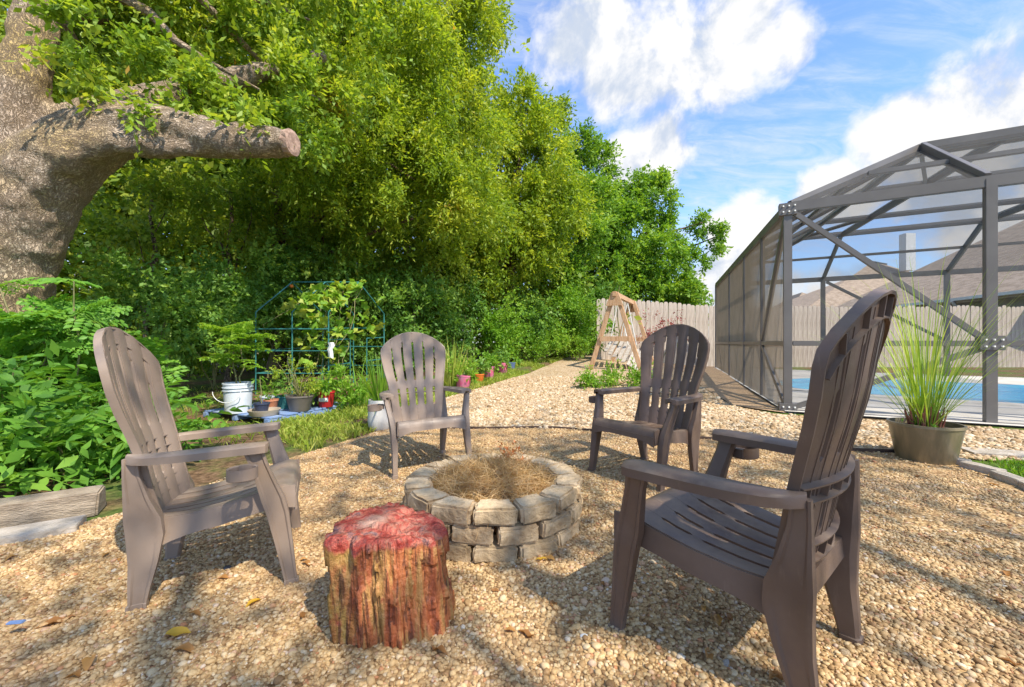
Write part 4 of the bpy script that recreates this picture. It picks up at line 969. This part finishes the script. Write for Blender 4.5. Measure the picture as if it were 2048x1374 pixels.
lb.sweep(secs).build('label_band', M['white'], b_, True)
bushy(t, [((0, 0, .30), (.13, .12, .11)), ((.13, 0, .34), (.09, .08, .12))], 260, 'bright', 7, leaf=.06, twig=.12, per=7)
t, _ = potted('pink_sack_plant', 'crumpled pink sack pot on the grass at the end of the pallet', 'potted plant', (-2.52, 6.1, gh(-2.5, 6.1)), .10, .135, .22, 'pink')
bushy(t, [((.02, 0, .2), (.15, .13, .10))], 160, 'red', 8, leaf=.04, twig=.1, per=6); bushy(t, [((-.03, 0, .42), (.06, .05, .12))], 200, 'bright', 9, leaf=.07, twig=.12, per=6)
# row of bright pots along the path
GR = 'bright pots in a row along the path'
def on_ground(x, y, d): v = px(x, y, d); return (v.x, v.y, gh(v.x, v.y) - .005)
for x, d, rb, rt, h, m, lab, sd_, rz in [
    (925, 7.3, .105, .14, .27, 'pink', 'pink bucket nearest us in the row, beside the tall grass tuft', 11, .1), (956, 8.1, .095, .12, .19, 'orange', 'orange pot between two pink buckets by the path', 12, 0),
    (977, 8.7, .10, .13, .27, 'pink', 'pink bucket just right of the orange pot', 13, 0), (1005, 9.4, .095, .115, .27, 'pink', 'pink bucket farthest along the row, left of the blue pot', 14, 0), (1022, 10.2, .085, .105, .19, 'bluepot', 'slate blue pot ending the row by the path', 15, 0)]:
    t, p_ = potted('bucket_plant' if m == 'pink' else 'potted_plant', lab, 'potted plant', on_ground(x, 700, d), rb, rt, h, m, GR)
    t.rotation_euler = (0, rz, 0); bushy(t, [((0, 0, h + .10), (.17, .15, .13)), ((-.08, .1, h + .14), (.14, .14, .12))], 170, 'bright' if sd_ % 2 else 'shrub', sd_, leaf=.07, twig=.14, per=7)
# tall grass tufts
tg = thing('grass_tuft', 'tall pale ornamental grass tuft left of the pink buckets', 'grass tuft', on_ground(903, 700, 7.4)); blades(tg, 110, .12, .95, .009, 'grass', 15, .4, spread=.3)
tg = thing('grass_tuft', 'loose tuft of broad green blades left of the white planter', 'grass tuft', on_ground(722, 700, 5.9)); blades(tg, 50, .1, .7, .012, 'bright', 16, .6, spread=.5)
# climbing stalk above the swing
vs = thing('flower_stalk', 'tall bright green leafy stalk rising behind the swing top', 'tall stalk', on_ground(1236, 700, 11.5))
mb = MB().tube(wob((0, 0, 0), (.02, 0, 2.75), 6, .02, 4), [.02, .018, .016, .014, .012, .01, .006], 6); mb.build('stem', M['stem'], vs, True)
crown('foliage', [((0, 0, 2.2 + .2 * i), (.10 - .011 * i, .10, .13)) for i in range(5)], 300, 'bright', vs, leaf=.07, wr=.45, twig=.12, per=7, seed=30, droop=-.4)

# ------------------------------------------------------------------ greenhouse frame and its vine
gf = thing('greenhouse_frame', 'bare green tube frame of a small greenhouse draped in vines', 'greenhouse frame', (0, 0, 0))
f0, f1 = Vector((-4.22, 6.8, 0)), Vector((-3.02, 6.8, 0)); dep = Vector((.51, 1.3, 0)); zb, zr = 1.36, 1.92
def gz(p, z): return Vector((p.x, p.y, gh(p.x, p.y) + z))
def pole(pts, r=.011): MB().tube(pts, r, 7).build('tube', M['greentube'], gf, True)
for t_ in (0, .5, 1):
    a = f0.lerp(f1, t_); b = a + dep
    pole([gz(a, 0), gz(a, zb)]); pole([gz(b, 0), gz(b, zb)]); pole([gz(a, zb), gz(a + dep * .5, zr)]); pole([gz(b, zb), gz(a + dep * .5, zr)])
pole([gz(f0 + dep * .5, zr), gz(f1 + dep * .5, zr)])
for z in (.35, .72, 1.08):
    pole([gz(f0, z), gz(f1, z)], .009); pole([gz(f0 + dep, z), gz(f1 + dep, z)], .009); pole([gz(f0, z), gz(f0 + dep, z)], .009)
for z in (.48, .9): pole([gz(f1, z), gz(f1 + dep * .35, z)], .009); pole([gz(f1 + dep * .65, z), gz(f1 + dep, z)], .009)
for t_ in (.35, .65): pole([gz(f1 + dep * t_, 0), gz(f1 + dep * t_, .9)], .009)
def heart_mesh(lm, seed):
    rng = np.random.default_rng(seed); rim = []
    for i in range(14):
        a = 2 * math.pi * i / 14; r = 1 + .22 * math.cos(5 * a) - .45 * max(0, math.cos(a - math.pi)) ** 6
        rim.append((r * math.cos(a), r * math.sin(a), -.18 * abs(math.sin(a)) + .1 * rng.normal()))
    Vs = [(0, 0, .1)] + rim; Fs = [(0, 1 + i, 1 + (i + 1) % 14) for i in range(14)]
    o = np_obj('leaf', Vs, Fs, LF[lm], None, True, tone=[rng.uniform(.2, .9)] * 14); me = o.data; bpy.data.objects.remove(o); return me
hearts = [heart_mesh(l, i) for i, l in enumerate(('bright', 'bright', 'grass', 'grass', 'bush', 'bright'))]
vn = thing('climbing_vine', 'squash vine climbing over the right half of the greenhouse frame', 'vine', (0, 0, 0))
mb = MB()
for i in range(9):
    a = f0.lerp(f1, .35 + .08 * i) + dep * random.random() * .3; b = f0.lerp(f1, .5 + .07 * i) + dep * .5; mb.tube(wob(gz(a, 0), gz(b, zr - .1), 7, .04, 90 + i), .006, 5)
mb.tube([gz(f0 + dep * .2, .8), gz(f0.lerp(f1, .1), 1.15), gz(f0.lerp(f1, .25) + dep * .2, 1.4), gz(f0.lerp(f1, .45) + dep * .4, 1.75)], .006, 5)
mb.build('stem', M['stem'], vn, True)
for i in range(215):
    t_ = min(1.08, max(.05, random.gauss(.80, .22))); u = random.random()
    if random.random() < .6: p = gz(f0.lerp(f1, t_) + dep * u * .5, zb + (zr - zb) * u) + Vector((0, -.02, .03))
    else: p = gz(f0.lerp(f1, t_) + dep * random.random() * .15 - Vector((0, .04, 0)), random.uniform(.5, 1.4))
    if i % 5 == 0: p = gz(f1 + dep * random.random(), random.uniform(.9, 1.75)) + Vector((.04, 0, 0))
    o = put_leaf(random.choice(hearts), vn, p, random.uniform(0, 6.28), random.uniform(-.9, .9), random.uniform(.045, .095), random.uniform(.2, 1.2))
pk = MB().lathe([(0, -.03), (.02, -.026), (.032, -.01), (.034, .006), (.022, .024), (0, .03)], 12).build('yellow_squash', M['orange'], smooth=True); pk.location = gz(f0 + dep * .5, zr) + Vector((.02, -.06, -.08)); tag(pk, 'small yellow-orange fruit hanging at the left greenhouse peak', 'fruit')
rag = MB().sweep([[(x_ * (1 - .3 * t_) + .02 * math.sin(t_ * 9), .0 + y_, -.26 * t_) for x_, y_ in ((-.05, 0), (0, -.02), (.05, .0), (0, .012))] for t_ in (0, .2, .45, .7, 1)]).build('white_rag', M['white'], smooth=True); rag.location = gz(f1, .86) + Vector((.05, -.03, 0)); tag(rag, 'scrap of white cloth hanging on the greenhouse crossbar', 'cloth')

# ------------------------------------------------------------------ leafy bush in the left foreground
bb = Vector((-3.22, 2.85, gh(-3.2, 3)))
bush = thing('leafy_bush', 'big bush of long compound leaves spilling over the left border beam', 'bush', bb)
pin = [pinnate_mesh('leaf', 'bush', 4, .30, .125, .40, 80 + i, .30) for i in range(5)]
rr = random.Random(12); mb = MB(); sten = []
for i in range(26):
    x, y = rr.uniform(-.85, .55), rr.uniform(-.5, .8); h = rr.uniform(.35, .85) - .25 * max(0, -y); tp = Vector((x + rr.uniform(-.1, .25), y - .12, h)); sten.append(tp); mb.tube(wob((x, y, -.03), tp, 4, .06, 300 + i), [.011, .010, .008, .006, .004], 5)
mb.build('stem', M['stem'], bush, True)
for i in range(285):
    tp = sten[i % len(sten)]; f = rr.uniform(.35, 1.0); b_ = Vector((tp.x, tp.y, tp.z * f)) + Vector((rr.gauss(0, .08), rr.gauss(0, .08), 0)); az = rr.uniform(-2.6, .9) if rr.random() < .8 else rr.uniform(0, 6.28)
    put_leaf(rr.choice(pin), bush, b_, az, rr.uniform(-.35, .75), rr.uniform(.7, 1.15), rr.uniform(-.4, .4))
crown('foliage', [((0, .1, .35), (.85, .7, .36)), ((-.3, .5, .45), (.8, .6, .38)), ((.1, .6, .35), (.45, .5, .3))], 34, 'bush', bush, leaf=.10, wr=.42, twig=.25, per=9, seed=41, fill=.3, sub=.6)['kind'] = 'stuff'
fb = Vector((-4.2, 3.8, gh(-4.2, 3.8)))
fern_t = thing('feathery_bush', 'feathery moringa-like bush in front of the oak trunk', 'bush', fb)
mor2 = [pinnate_mesh('leaf', 'bush', 6, .42, .19, .6, 170 + i, .3, True) for i in range(3)]; mb = MB(); tips = []
for i in range(14):
    tp = Vector((rr.uniform(-.8, .75), rr.uniform(-.4, .5), rr.uniform(.6, 1.62))); tips.append(tp); mb.tube(wob((tp.x * .5, tp.y * .5, 0), tp, 5, .05, 400 + i), [.014, .012, .010, .009, .007, .004], 6)
mb.build('stem', M['stem'], fern_t, True)
for i in range(170):
    tp = tips[i % 14]; f = rr.uniform(.6, 1); put_leaf(rr.choice(mor2), fern_t, Vector((tp.x * (.5 + .5 * f), tp.y * (.5 + .5 * f), tp.z * f)), rr.uniform(0, 6.28), rr.uniform(-.7, 1.0), rr.uniform(.5, 1.1), rr.uniform(-.7, .7))
for i, (lab, x, d, cl) in enumerate([('low leafy plants creeping between the big bush and dark shrubs', 300, 4.6, [C(225, 800, 4.4, 45, 35), C(215, 740, 4.8, 50, 40)]), ('green shoots along the foot of the left bush by the chair leg', 250, 2.95, [C(250, 955, 2.9, 34, 40), C(272, 900, 3.1, 26, 40)])]):
    plant_mass('ground_plants', lab, 'plants', gp(x, d), cl, 220, 'bush', seed=120 + i, leaf=.055, wr=.5, twig=.16, per=8, sub=.5, fill=.2, droop=-.2)
# reddish shrub in front of the fence
plant_mass('red_shrub', 'thin red-leaved shrub before the fence, above the far chair', 'shrub', gp(1322, 12.2), [C(1300, 655, 12.2, 24, 20), C(1335, 640, 12.2, 18, 16), C(1345, 668, 12.2, 20, 14)], 34, 'red', seed=130, leaf=.06, wr=.5, twig=.3, per=8, sub=.6, fill=.1)

# ------------------------------------------------------------------ fence
fn = thing('picket_fence', 'tall weathered wooden picket fence along the back of the garden', 'fence', (2.75, 13.1, 0))
shapes = []
for i in range(4):
    h = 1.93 + .015 * i; b_ = MB().prism([(-.067, 0), (.067, 0), (.067, h - .045), (.035, h), (-.035, h), (-.067, h - .045)], -.009, .009)
    me = b_.mesh('picket', M['fence']); me.transform(Matrix.Rotation(R(90), 4, 'X')); shapes.append(me)
for i in range(104):
    o = link(bpy.data.objects.new('picket', random.choice(shapes)), fn); x = .142 * i; o.location = (x, -.02 + random.uniform(-.004, .004) - .06 * max(0, x - 6) / 9, gh(2.75 + x, 13.1) - .02); o.rotation_euler = (0, random.uniform(-.006, .006), random.uniform(-.03, .03))
for z in (.35, .98, 1.62): MB().bar((-.1, .035, z + .1), (4.6, .035, z), .05, .09).bar((4.6, .035, z), (15.9, -.03, z), .05, .09).build('rail', M['fence'], fn)
for i in range(7): MB().box((.4 + 2.4 * i, .09 - .05 * max(0, .4 + 2.4 * i - 6) / 9, .95), (.09, .09, 1.9)).build('post', M['fence'], fn)

# ------------------------------------------------------------------ wooden swing
sf = Vector((2.5, 10.0, gh(2.5, 10))); sdv = Vector((.44, .90, 0)).normalized(); spv = Vector((.90, -.44, 0)).normalized()
sw = thing('garden_swing', 'wooden A-frame garden swing with a tilted grey seat', 'swing', sf); SL = 2.3; SH = 1.84
for q in (0, SL):
    o = sdv * q
    for s in (-1, 1): MB().bar(o + spv * s * .62 + Vector((0, 0, -.02)), o + spv * s * .03 + Vector((0, 0, SH + .06)), .09, .10, tuple(spv)).build('leg', M['cedar'], sw, bevel=.006)
    MB().bar(o + spv * -.36 - sdv * .06 + Vector((0, 0, .78)), o + spv * .36 - sdv * .06 + Vector((0, 0, .78)), .04, .12).build('crossbar', M['cedar'], sw)
    g_ = MB().sweep([[o + spv * a + sdv * (-.075 if q == 0 else .075) + sdv * e + Vector((0, 0, z)) for a, z in ((-.21, SH - .26), (.21, SH - .26), (.08, SH + .05), (-.08, SH + .05))] for e in (-.015, .015)]); g_.build('gusset', M['cedar'], sw)
MB().bar(sdv * -.12 + Vector((0, 0, SH + .02)), sdv * (SL + .12) + Vector((0, 0, SH + .02)), .09, .12).build('beam', M['cedar'], sw, bevel=.006)
ss = sdv * (SL * .42); side_ = sdv * .62
for s in (-1, 1):
    for e in (-.22, .24): MB().tube([ss + side_ * s * .9 + Vector((0, 0, SH)), ss + side_ * s + spv * e + Vector((0, 0, .62))], .012, 6).build('rope', M['white'], sw, True)
bench = Vector((0, 0, .40))
for i in range(5):
    a = spv * (-.34 + .11 * i) + Vector((0, 0, .66 - .065 * i)); MB().bar(ss - side_ * .9 + a - Vector((0, 0, .20)), ss + side_ * .9 + a + Vector((0, 0, .22)), .09, .02).build('seat_slat', M['greywood'], sw)
for i in range(5):
    a = spv * (.22 + .075 * i) + Vector((0, 0, .33 - .05 * i)); MB().bar(ss - side_ * .9 + a - Vector((0, 0, .20)), ss + side_ * .9 + a + Vector((0, 0, .22)), .07, .02, (.4, -.2, .8)).build('back_slat', M['greywood'], sw)

# ------------------------------------------------------------------ pool cage
cg0 = Vector((3.43, 5.14, 0)); cu = Vector((.886, -.465, 0)).normalized(); cv = Vector((.345, .938, 0)).normalized()
CH, RH = 2.60, 3.47; LU, LV = 7.4, 7.5
cage = thing('pool_cage', 'dark bronze screened pool enclosure with sloping roof at the right', 'pool enclosure', cg0)
def cp(u, v, z=0.0): return cu * u + cv * v + Vector((0, 0, z))
def member(name, a, b, w_, d_, up=(0, 0, 1)): return MB().bar(a, b, w_, d_, up).build(name, M['bronze'], cage, bevel=.004)
fronts, lefts = [0, 1.77, 3.6, 5.4, LU], [1.4, 2.9, 4.8, LV]
for u in fronts: member('post', cp(u, 0, -.02), cp(u, 0, CH), .072, .09, tuple(cu))
for v in lefts: member('post', cp(0, v, -.02), cp(0, v, CH), .06, .05, tuple(cv))
backs = [2.55, 4.95]
for u in backs + [LU]: member('post', cp(u, LV, 0), cp(u, LV, CH), .07, .10, tuple(cu))
for a, b in ((cp(0, 0), cp(LU, 0)), (cp(0, 0), cp(0, LV)), (cp(0, LV), cp(LU, LV))):
    e = (b - a).normalized() * .052
    member('eave_beam', a + e + Vector((0, 0, CH - .03)), b - e + Vector((0, 0, CH - .03)), .06, .12)
    member('chair_rail', a + e + Vector((0, 0, .88)), b - e + Vector((0, 0, .88)), .05, .06); member('base_rail', a + e + Vector((0, 0, .03)), b - e + Vector((0, 0, .03)), .06, .06)
KI = 1.24; KU = 1.77
zt_ = Vector((0, 0, RH))
apex, apb = cp(KU, KI, RH), cp(KU, LV - KI, RH)
member('hip_rafter', cp(.04, .04, CH), apex, .06, .12); member('hip_rafter', cp(.04, LV - .04, CH), apb, .06, .12)
member('ridge_beam', apex, cp(LU, KI, RH), .06, .13); member('ridge_beam', apex, apb, .05, .12); member('ridge_beam', apb, cp(LU, LV - KI, RH), .05, .12)
for u in (1.77, 3.6, 5.4): member('rafter', cp(u, .05, CH + .02), cp(u, KI - .03, RH), .055, .12)
for v in (1.4, 2.9, 4.8): member('rafter', cp(.04, v, CH), cp(KU - .03, v, RH), .05, .10); member('purlin', cp(KU + .03, v, RH - .01), cp(LU, v, RH - .01), .05, .10)
for u in backs: member('rafter', cp(u, LV - .04, CH), cp(u, LV - KI, RH), .05, .12); member('purlin', cp(u, KI + .04, RH - .02), cp(u, LV - KI - .04, RH - .02), .05, .13)
member('purlin', cp(.9, 1.0, CH + .43), cp(.9, LV - 1.0, CH + .43), .04, .06); member('purlin', cp(1.0, .62, CH + .44), cp(LU, .62, CH + .44), .04, .06); member('purlin', cp(1.0, LV - .62, CH + .44), cp(LU, LV - .62, CH + .44), .04, .06)
member('brace', apex, cp(2.55, 2.9, RH), .045, .07); member('brace', apb, cp(2.55, 4.8, RH), .045, .07)
member('brace', cp(.06, 0, CH - .10), cp(1.71, 0, .94), .045, .06); member('brace', cp(.06, 0, .09), cp(1.71, 0, .83), .045, .06)
member('brace', cp(0, .06, CH - .10), cp(0, 1.36, .94), .05, .07); member('brace', cp(0, .06, .09), cp(0, 1.36, .83), .05, .07)
member('brace', cp(2.62, LV, CH - .1), cp(4.9, LV, .95), .05, .07)
for c in (cp(0, 0, CH - .06), cp(1.77, 0, .885), cp(0, 0, .06)):
    MB().box(c, (.19, .11, .15), math.atan2(cu.y, cu.x)).build('gusset_plate', M['bronze'], cage, bevel=.004)
    b_ = MB()
    for i in range(3):
        for j in range(2): b_.box(c + cu * (-.06 + .06 * i) - cv * .06 + Vector((0, 0, -.035 + .07 * j)), (.016, .016, .016))
    b_.build('bolt', M['white'], cage)
def screen_mat(name, col, op):
    m = bpy.data.materials.new(name); m.use_nodes = True; q = N(m.node_tree)
    t = q.n('ShaderNodeBsdfTransparent'); d = q.n('ShaderNodeBsdfDiffuse', {'Color': (*col, 1)}); tl = q.n('ShaderNodeBsdfTranslucent', {'Color': (*col, 1)})
    a = q.n('ShaderNodeMixShader', {0: .4, 1: d.outputs[0], 2: tl.outputs[0]}); mx = q.n('ShaderNodeMixShader', {0: op, 1: t.outputs[0], 2: a.outputs[0]})
    q.t.links.new(mx.outputs[0], q.n('ShaderNodeOutputMaterial').inputs[0]); return m
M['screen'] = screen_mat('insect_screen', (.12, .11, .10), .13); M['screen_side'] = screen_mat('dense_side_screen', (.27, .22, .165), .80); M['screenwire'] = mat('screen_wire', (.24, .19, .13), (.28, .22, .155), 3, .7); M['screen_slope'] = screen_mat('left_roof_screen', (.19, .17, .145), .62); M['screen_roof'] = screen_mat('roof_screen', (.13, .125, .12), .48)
def panel(pts, m): MB().add(pts, [tuple(range(len(pts)))]).build('screen_panel', M[m], cage)
for a, b in zip(fronts, fronts[1:]):
    panel([cp(a, 0, .06), cp(b, 0, .06), cp(b, 0, .86), cp(a, 0, .86)], 'screen'); panel([cp(a, 0, .9), cp(b, 0, .9), cp(b, 0, CH), cp(a, 0, CH)], 'screen')
for a, b in zip([0] + lefts, lefts):
    for z0, z1 in ((.06, .86), (.9, CH)):
        wr = MB(); k_ = int((b - a) / .016)
        for i in range(k_):
            p = cp(0, a + (i + .5) * .016, 0); h_ = .00115
            wr.add([p + cu * h_ * s_ + cv * h_ * t_ + Vector((0, 0, z)) for z in (z0, z1) for s_, t_ in ((-1, -1), (1, -1), (1, 1), (-1, 1))], [(0, 1, 5, 4), (1, 2, 6, 5), (2, 3, 7, 6), (3, 0, 4, 7)])
        wr.build('screen_panel', M['screenwire'], cage)['kind'] = 'stuff'
bs = [0] + backs + [LU]
for a, b in zip(bs, bs[1:]): panel([cp(a, LV, .06), cp(b, LV, .06), cp(b, LV, CH), cp(a, LV, CH)], 'screen')
panel([cp(0, 0, CH), apex, apb, cp(0, LV, CH)], 'screen_slope'); panel([cp(0, 0, CH), cp(LU, 0, CH), cp(LU, KI, RH), apex], 'screen_roof')
panel([cp(0, LV, CH), apb, cp(LU, LV - KI, RH), cp(LU, LV, CH)], 'screen_roof'); panel([apex, cp(LU, KI, RH), cp(LU, LV - KI, RH), apb], 'screen_roof')
# deck and pool
def world(p): return (cg0.x + p.x, cg0.y + p.y)
sheet('pool_deck', [world(cp(-.05, -.12)), world(cp(LU + 3, -.12)), world(cp(LU + 3, LV + .1)), world(cp(-.05, LV + .1))], M['deck'], .03, .5, 0)
def water_mat():
    m = bpy.data.materials.new('pool_water'); m.use_nodes = True; q = N(m.node_tree)
    pos = q.n('ShaderNodeNewGeometry').outputs['Position']; a = q.noise(pos, 2.2, 4, .6, 1.0).outputs[0]
    col = q.mix(q.smooth(a, .4, .62), (.01, .36, .68, 1), (.05, .52, .78, 1))
    b = q.n('ShaderNodeBsdfPrincipled', {'Base Color': col, 'Roughness': .22, 'Specular IOR Level': .22})
    q.t.links.new(q.n('ShaderNodeBump', {'Strength': .25, 'Distance': .05, 'Height': q.noise(pos, 5, 3).outputs[0]}).outputs[0], b.inputs['Normal'])
    q.t.links.new(b.outputs[0], q.n('ShaderNodeOutputMaterial').inputs[0]); return m
pool = [world(cp(3.9 + 3.2 * math.cos(t) * (1 + .12 * math.sin(2 * t)), 3.75 + (2.15 + .3 * math.cos(2 * t + .5)) * math.sin(t) )) for t in [2 * math.pi * i / 60 for i in range(60)]]
sheet('pool_water', pool, water_mat(), .045, .4, 0)
cop = MB(); secs = []
for i in range(61):
    x, y = pool[i % 60]; x2, y2 = pool[(i + 1) % 60]; x0, y0 = pool[(i - 1) % 60]; t = Vector((x2 - x0, y2 - y0, 0)).normalized(); nrm = Vector((t.y, -t.x, 0)); p = Vector((x, y, .03))
    secs.append([p - nrm * .01, p - nrm * .01 + Vector((0, 0, .045)), p + nrm * .22 + Vector((0, 0, .04)), p + nrm * .24])
tag(cop.sweep(secs, False).build('pool_coping', M['deck'], smooth=True), kind='structure')

# ------------------------------------------------------------------ houses beyond the fence
def hip(mb, c, z0, e, z1):
    """hip roof: four eave corners and two ridge ends, with a thin fascia"""
    vs = [Vector(p) for p in e] + [Vector(p) for p in c]
    mb.add(vs, [(0, 1, 5, 4), (1, 2, 5), (2, 3, 4, 5), (3, 0, 4)]); lo = [v - Vector((0, 0, .18)) for v in vs[:4]]
    return mb.add(vs[:4] + lo, [(0, 4, 5, 1), (1, 5, 6, 2), (2, 6, 7, 3), (3, 7, 4, 0), (4, 7, 6, 5)])
h1 = thing('house', 'neighbouring house with a big brown hip roof right behind the fence', 'house', (0, 0, 0))
e_ = [(16.5, 12.0, 2.6), (19.0, 25.6, 2.6), (33.0, 23.1, 2.6), (30.4, 9.5, 2.6)]; r_ = [(24.0, 13.5, 6.9), (25.0, 20.0, 6.9)]
hip(MB(), [r_[0], r_[1]], 0, e_, 0).build('roof', M['shingle'], h1)
mb = MB().prism([(17.1, 12.4), (19.5, 25.0), (32.4, 22.7), (29.9, 10.1)], 0, 2.55); mb.build('wall', M['housewall'], h1)
MB().bar((16.44, 12, 2.56), (18.94, 25.6, 2.56), .11, .11).build('gutter', M['white'], h1)
MB().tube([(17.15, 16.1, 2.5), (17.32, 16.1, 2.25), (17.42, 16.1, 2.15), (17.5, 16.1, .2)], .05, 8).build('downspout', M['white'], h1, True)
wn = MB().box((17.72, 16.9, 1.75), (.06, 1.2, 1.1), R(-10.8)).build('window', M['white'], h1); MB().box((17.70, 16.9, 1.75), (.06, 1.06, .96), R(-10.8)).build('pane', M['navy'], wn)
h2 = thing('house', 'farther house with a brown pyramid roof left of the nearer roof', 'house', (0, 0, 0))
hip(MB(), [(29.6, 34, 7.5), (31.6, 35, 7.5)], 0, [(21.0, 31, 2.7), (21.6, 42, 2.7), (40, 41, 2.7), (39, 29, 2.7)], 0).build('roof', M['shingle'], h2)
MB().prism([(21.6, 31.5), (22.1, 41.4), (39.4, 40.4), (38.4, 29.6)], 0, 2.6).build('wall', M['housewall'], h2)
MB().box((31.2, 32.6, 8.0), (.75, .6, 2.9)).build('chimney', M['white'], h2); MB().box((30.6, 34.5, 7.52), (2.4, .3, .1), R(27)).build('ridge_vent', M['darkpot'], h2)
h3 = thing('house', 'small far roof peak at the left of the brown roofs', 'house', (0, 0, 0))
hip(MB(), [(33.0, 47, 6.6), (34.0, 50, 6.6)], 0, [(29.5, 45, 3.2), (30, 53, 3.2), (42, 52, 3.2), (41, 44, 3.2)], 0).build('roof', M['shingle'], h3)
MB().prism([(30, 45.5), (30.5, 52.5), (41.4, 51.6), (40.4, 44.4)], 0, 3.1).build('wall', M['housewall'], h3)

# ------------------------------------------------------------------ leaves and bits on the gravel
def dry_leaf(lm, seed):
    rng = np.random.default_rng(seed); Vs = []
    for t, ww in ((0, .05), (.2, .6), (.45, 1), (.7, .75), (.9, .3), (1, .02)):
        z = .10 * math.sin(t * 3.1) + .05 * rng.normal(); Vs += [(t, -.22 * ww, z + .12 * ww), (t, 0, z - .02), (t, .22 * ww, z + .10 * ww)]
    Fs = []
    for q in range(5): Fs += [(3 * q, 3 * q + 1, 3 * q + 4, 3 * q + 3), (3 * q + 1, 3 * q + 2, 3 * q + 5, 3 * q + 4)]
    o = np_obj('leaf', Vs, Fs, LF[lm], None, True, tone=[rng.random()] * 10); me = o.data; bpy.data.objects.remove(o); return me
dl = [dry_leaf('dry', i) for i in range(5)]; yl = [dry_leaf('yellow', i + 9) for i in range(2)]
def fallen(x, y, s, me, label, group): 
    p = px(x, y, 735 / (y - HZ)); o = put_leaf(me, None, (p.x, p.y, gh(p.x, p.y) + .014), random.uniform(0, 6.28), random.uniform(-.1, .1), s, random.uniform(-.3, .3), 'fallen_leaf'); return tag(o, label, 'leaf', group)
FG = 'dry leaves scattered on the gravel'
fallen(382, 1255, .075, yl[0], 'yellow dead leaf on the gravel in front of the left chair', FG); fallen(345, 1290, .075, dl[0], 'long brown curled leaf just below the yellow leaf', FG)
fallen(525, 1190, .06, yl[1], 'golden leaf beside the front foot of the left chair', FG); fallen(1438, 1275, .06, dl[1], 'curled brown leaf under the dark chair', FG)
fallen(1036, 1270, .06, dl[2], 'thin tan leaf standing up right of the stump', FG); fallen(862, 1300, .06, dl[3], 'tan leaf lying against the front foot of the stump', FG)
fallen(1070, 1128, .05, yl[0], 'ochre leaf at the foot of the fire pit', FG); fallen(172, 1330, .07, dl[4], 'brown leaf in the bottom left corner of the gravel', FG); fallen(70, 1240, .09, dl[2], 'long tan leaf at the left edge beside the blue scrap', FG)
rr = random.Random(44)
for i in range(46):
    y = 900 + 470 * rr.random() ** .8; x = rr.uniform(10, 2040); p = px(x, y, 735 / (y - HZ))
    if inside(PIT, p.x, p.y) and clear_of(p.x, p.y): fallen(x, y, rr.uniform(.025, .055), rr.choice(dl), 'small dry brown leaf lying on the gravel', FG)
p = px(32, 1252, 735 / (1252 - HZ)); sc_ = MB().box((p.x, p.y, .012), (.045, .016, .006), .15).build('plastic_scrap', M['bluepaint'], bevel=.002); tag(sc_, 'small blue scrap of plastic on the gravel at the left edge', 'scrap')
def cobble(x, y, r, m, label, sd_):
    bm = bmesh.new(); bmesh.ops.create_icosphere(bm, subdivisions=3, radius=1)
    for v in bm.verts: v.co = Vector((v.co.x, v.co.y * .9, v.co.z * .75)) * (1 + .18 * noise.noise(v.co * 1.2 + Vector((sd_, 0, 0))))
    me = bpy.data.meshes.new('loose_stone'); bm.to_mesh(me); bm.free(); me.materials.append(m)
    for q in me.polygons: q.use_smooth = True
    p = px(x, y, 735 / (y - HZ)); o = link(bpy.data.objects.new('loose_stone', me)); o.location = (p.x, p.y, gh(p.x, p.y) + r * .5); o.scale = (r, r, r); tag(o, label, 'stone', 'larger stones lying loose in the gravel')
cobble(1168, 1283, .013, M['white'], 'round white pebble on the gravel left of the dark chair leg', 1); cobble(1198, 1292, .009, M['terracotta'], 'small orange pebble right beside the round white one', 2)
cobble(455, 1125, .016, M['darkpot'], 'dark pebble behind the left chair leg', 3); cobble(1455, 1345, .014, M['concrete'], 'grey flat pebble under the back leg of the dark chair', 4); cobble(1690, 1330, .014, M['stone'], 'tan pebble at the bottom beneath the dark chair', 5)
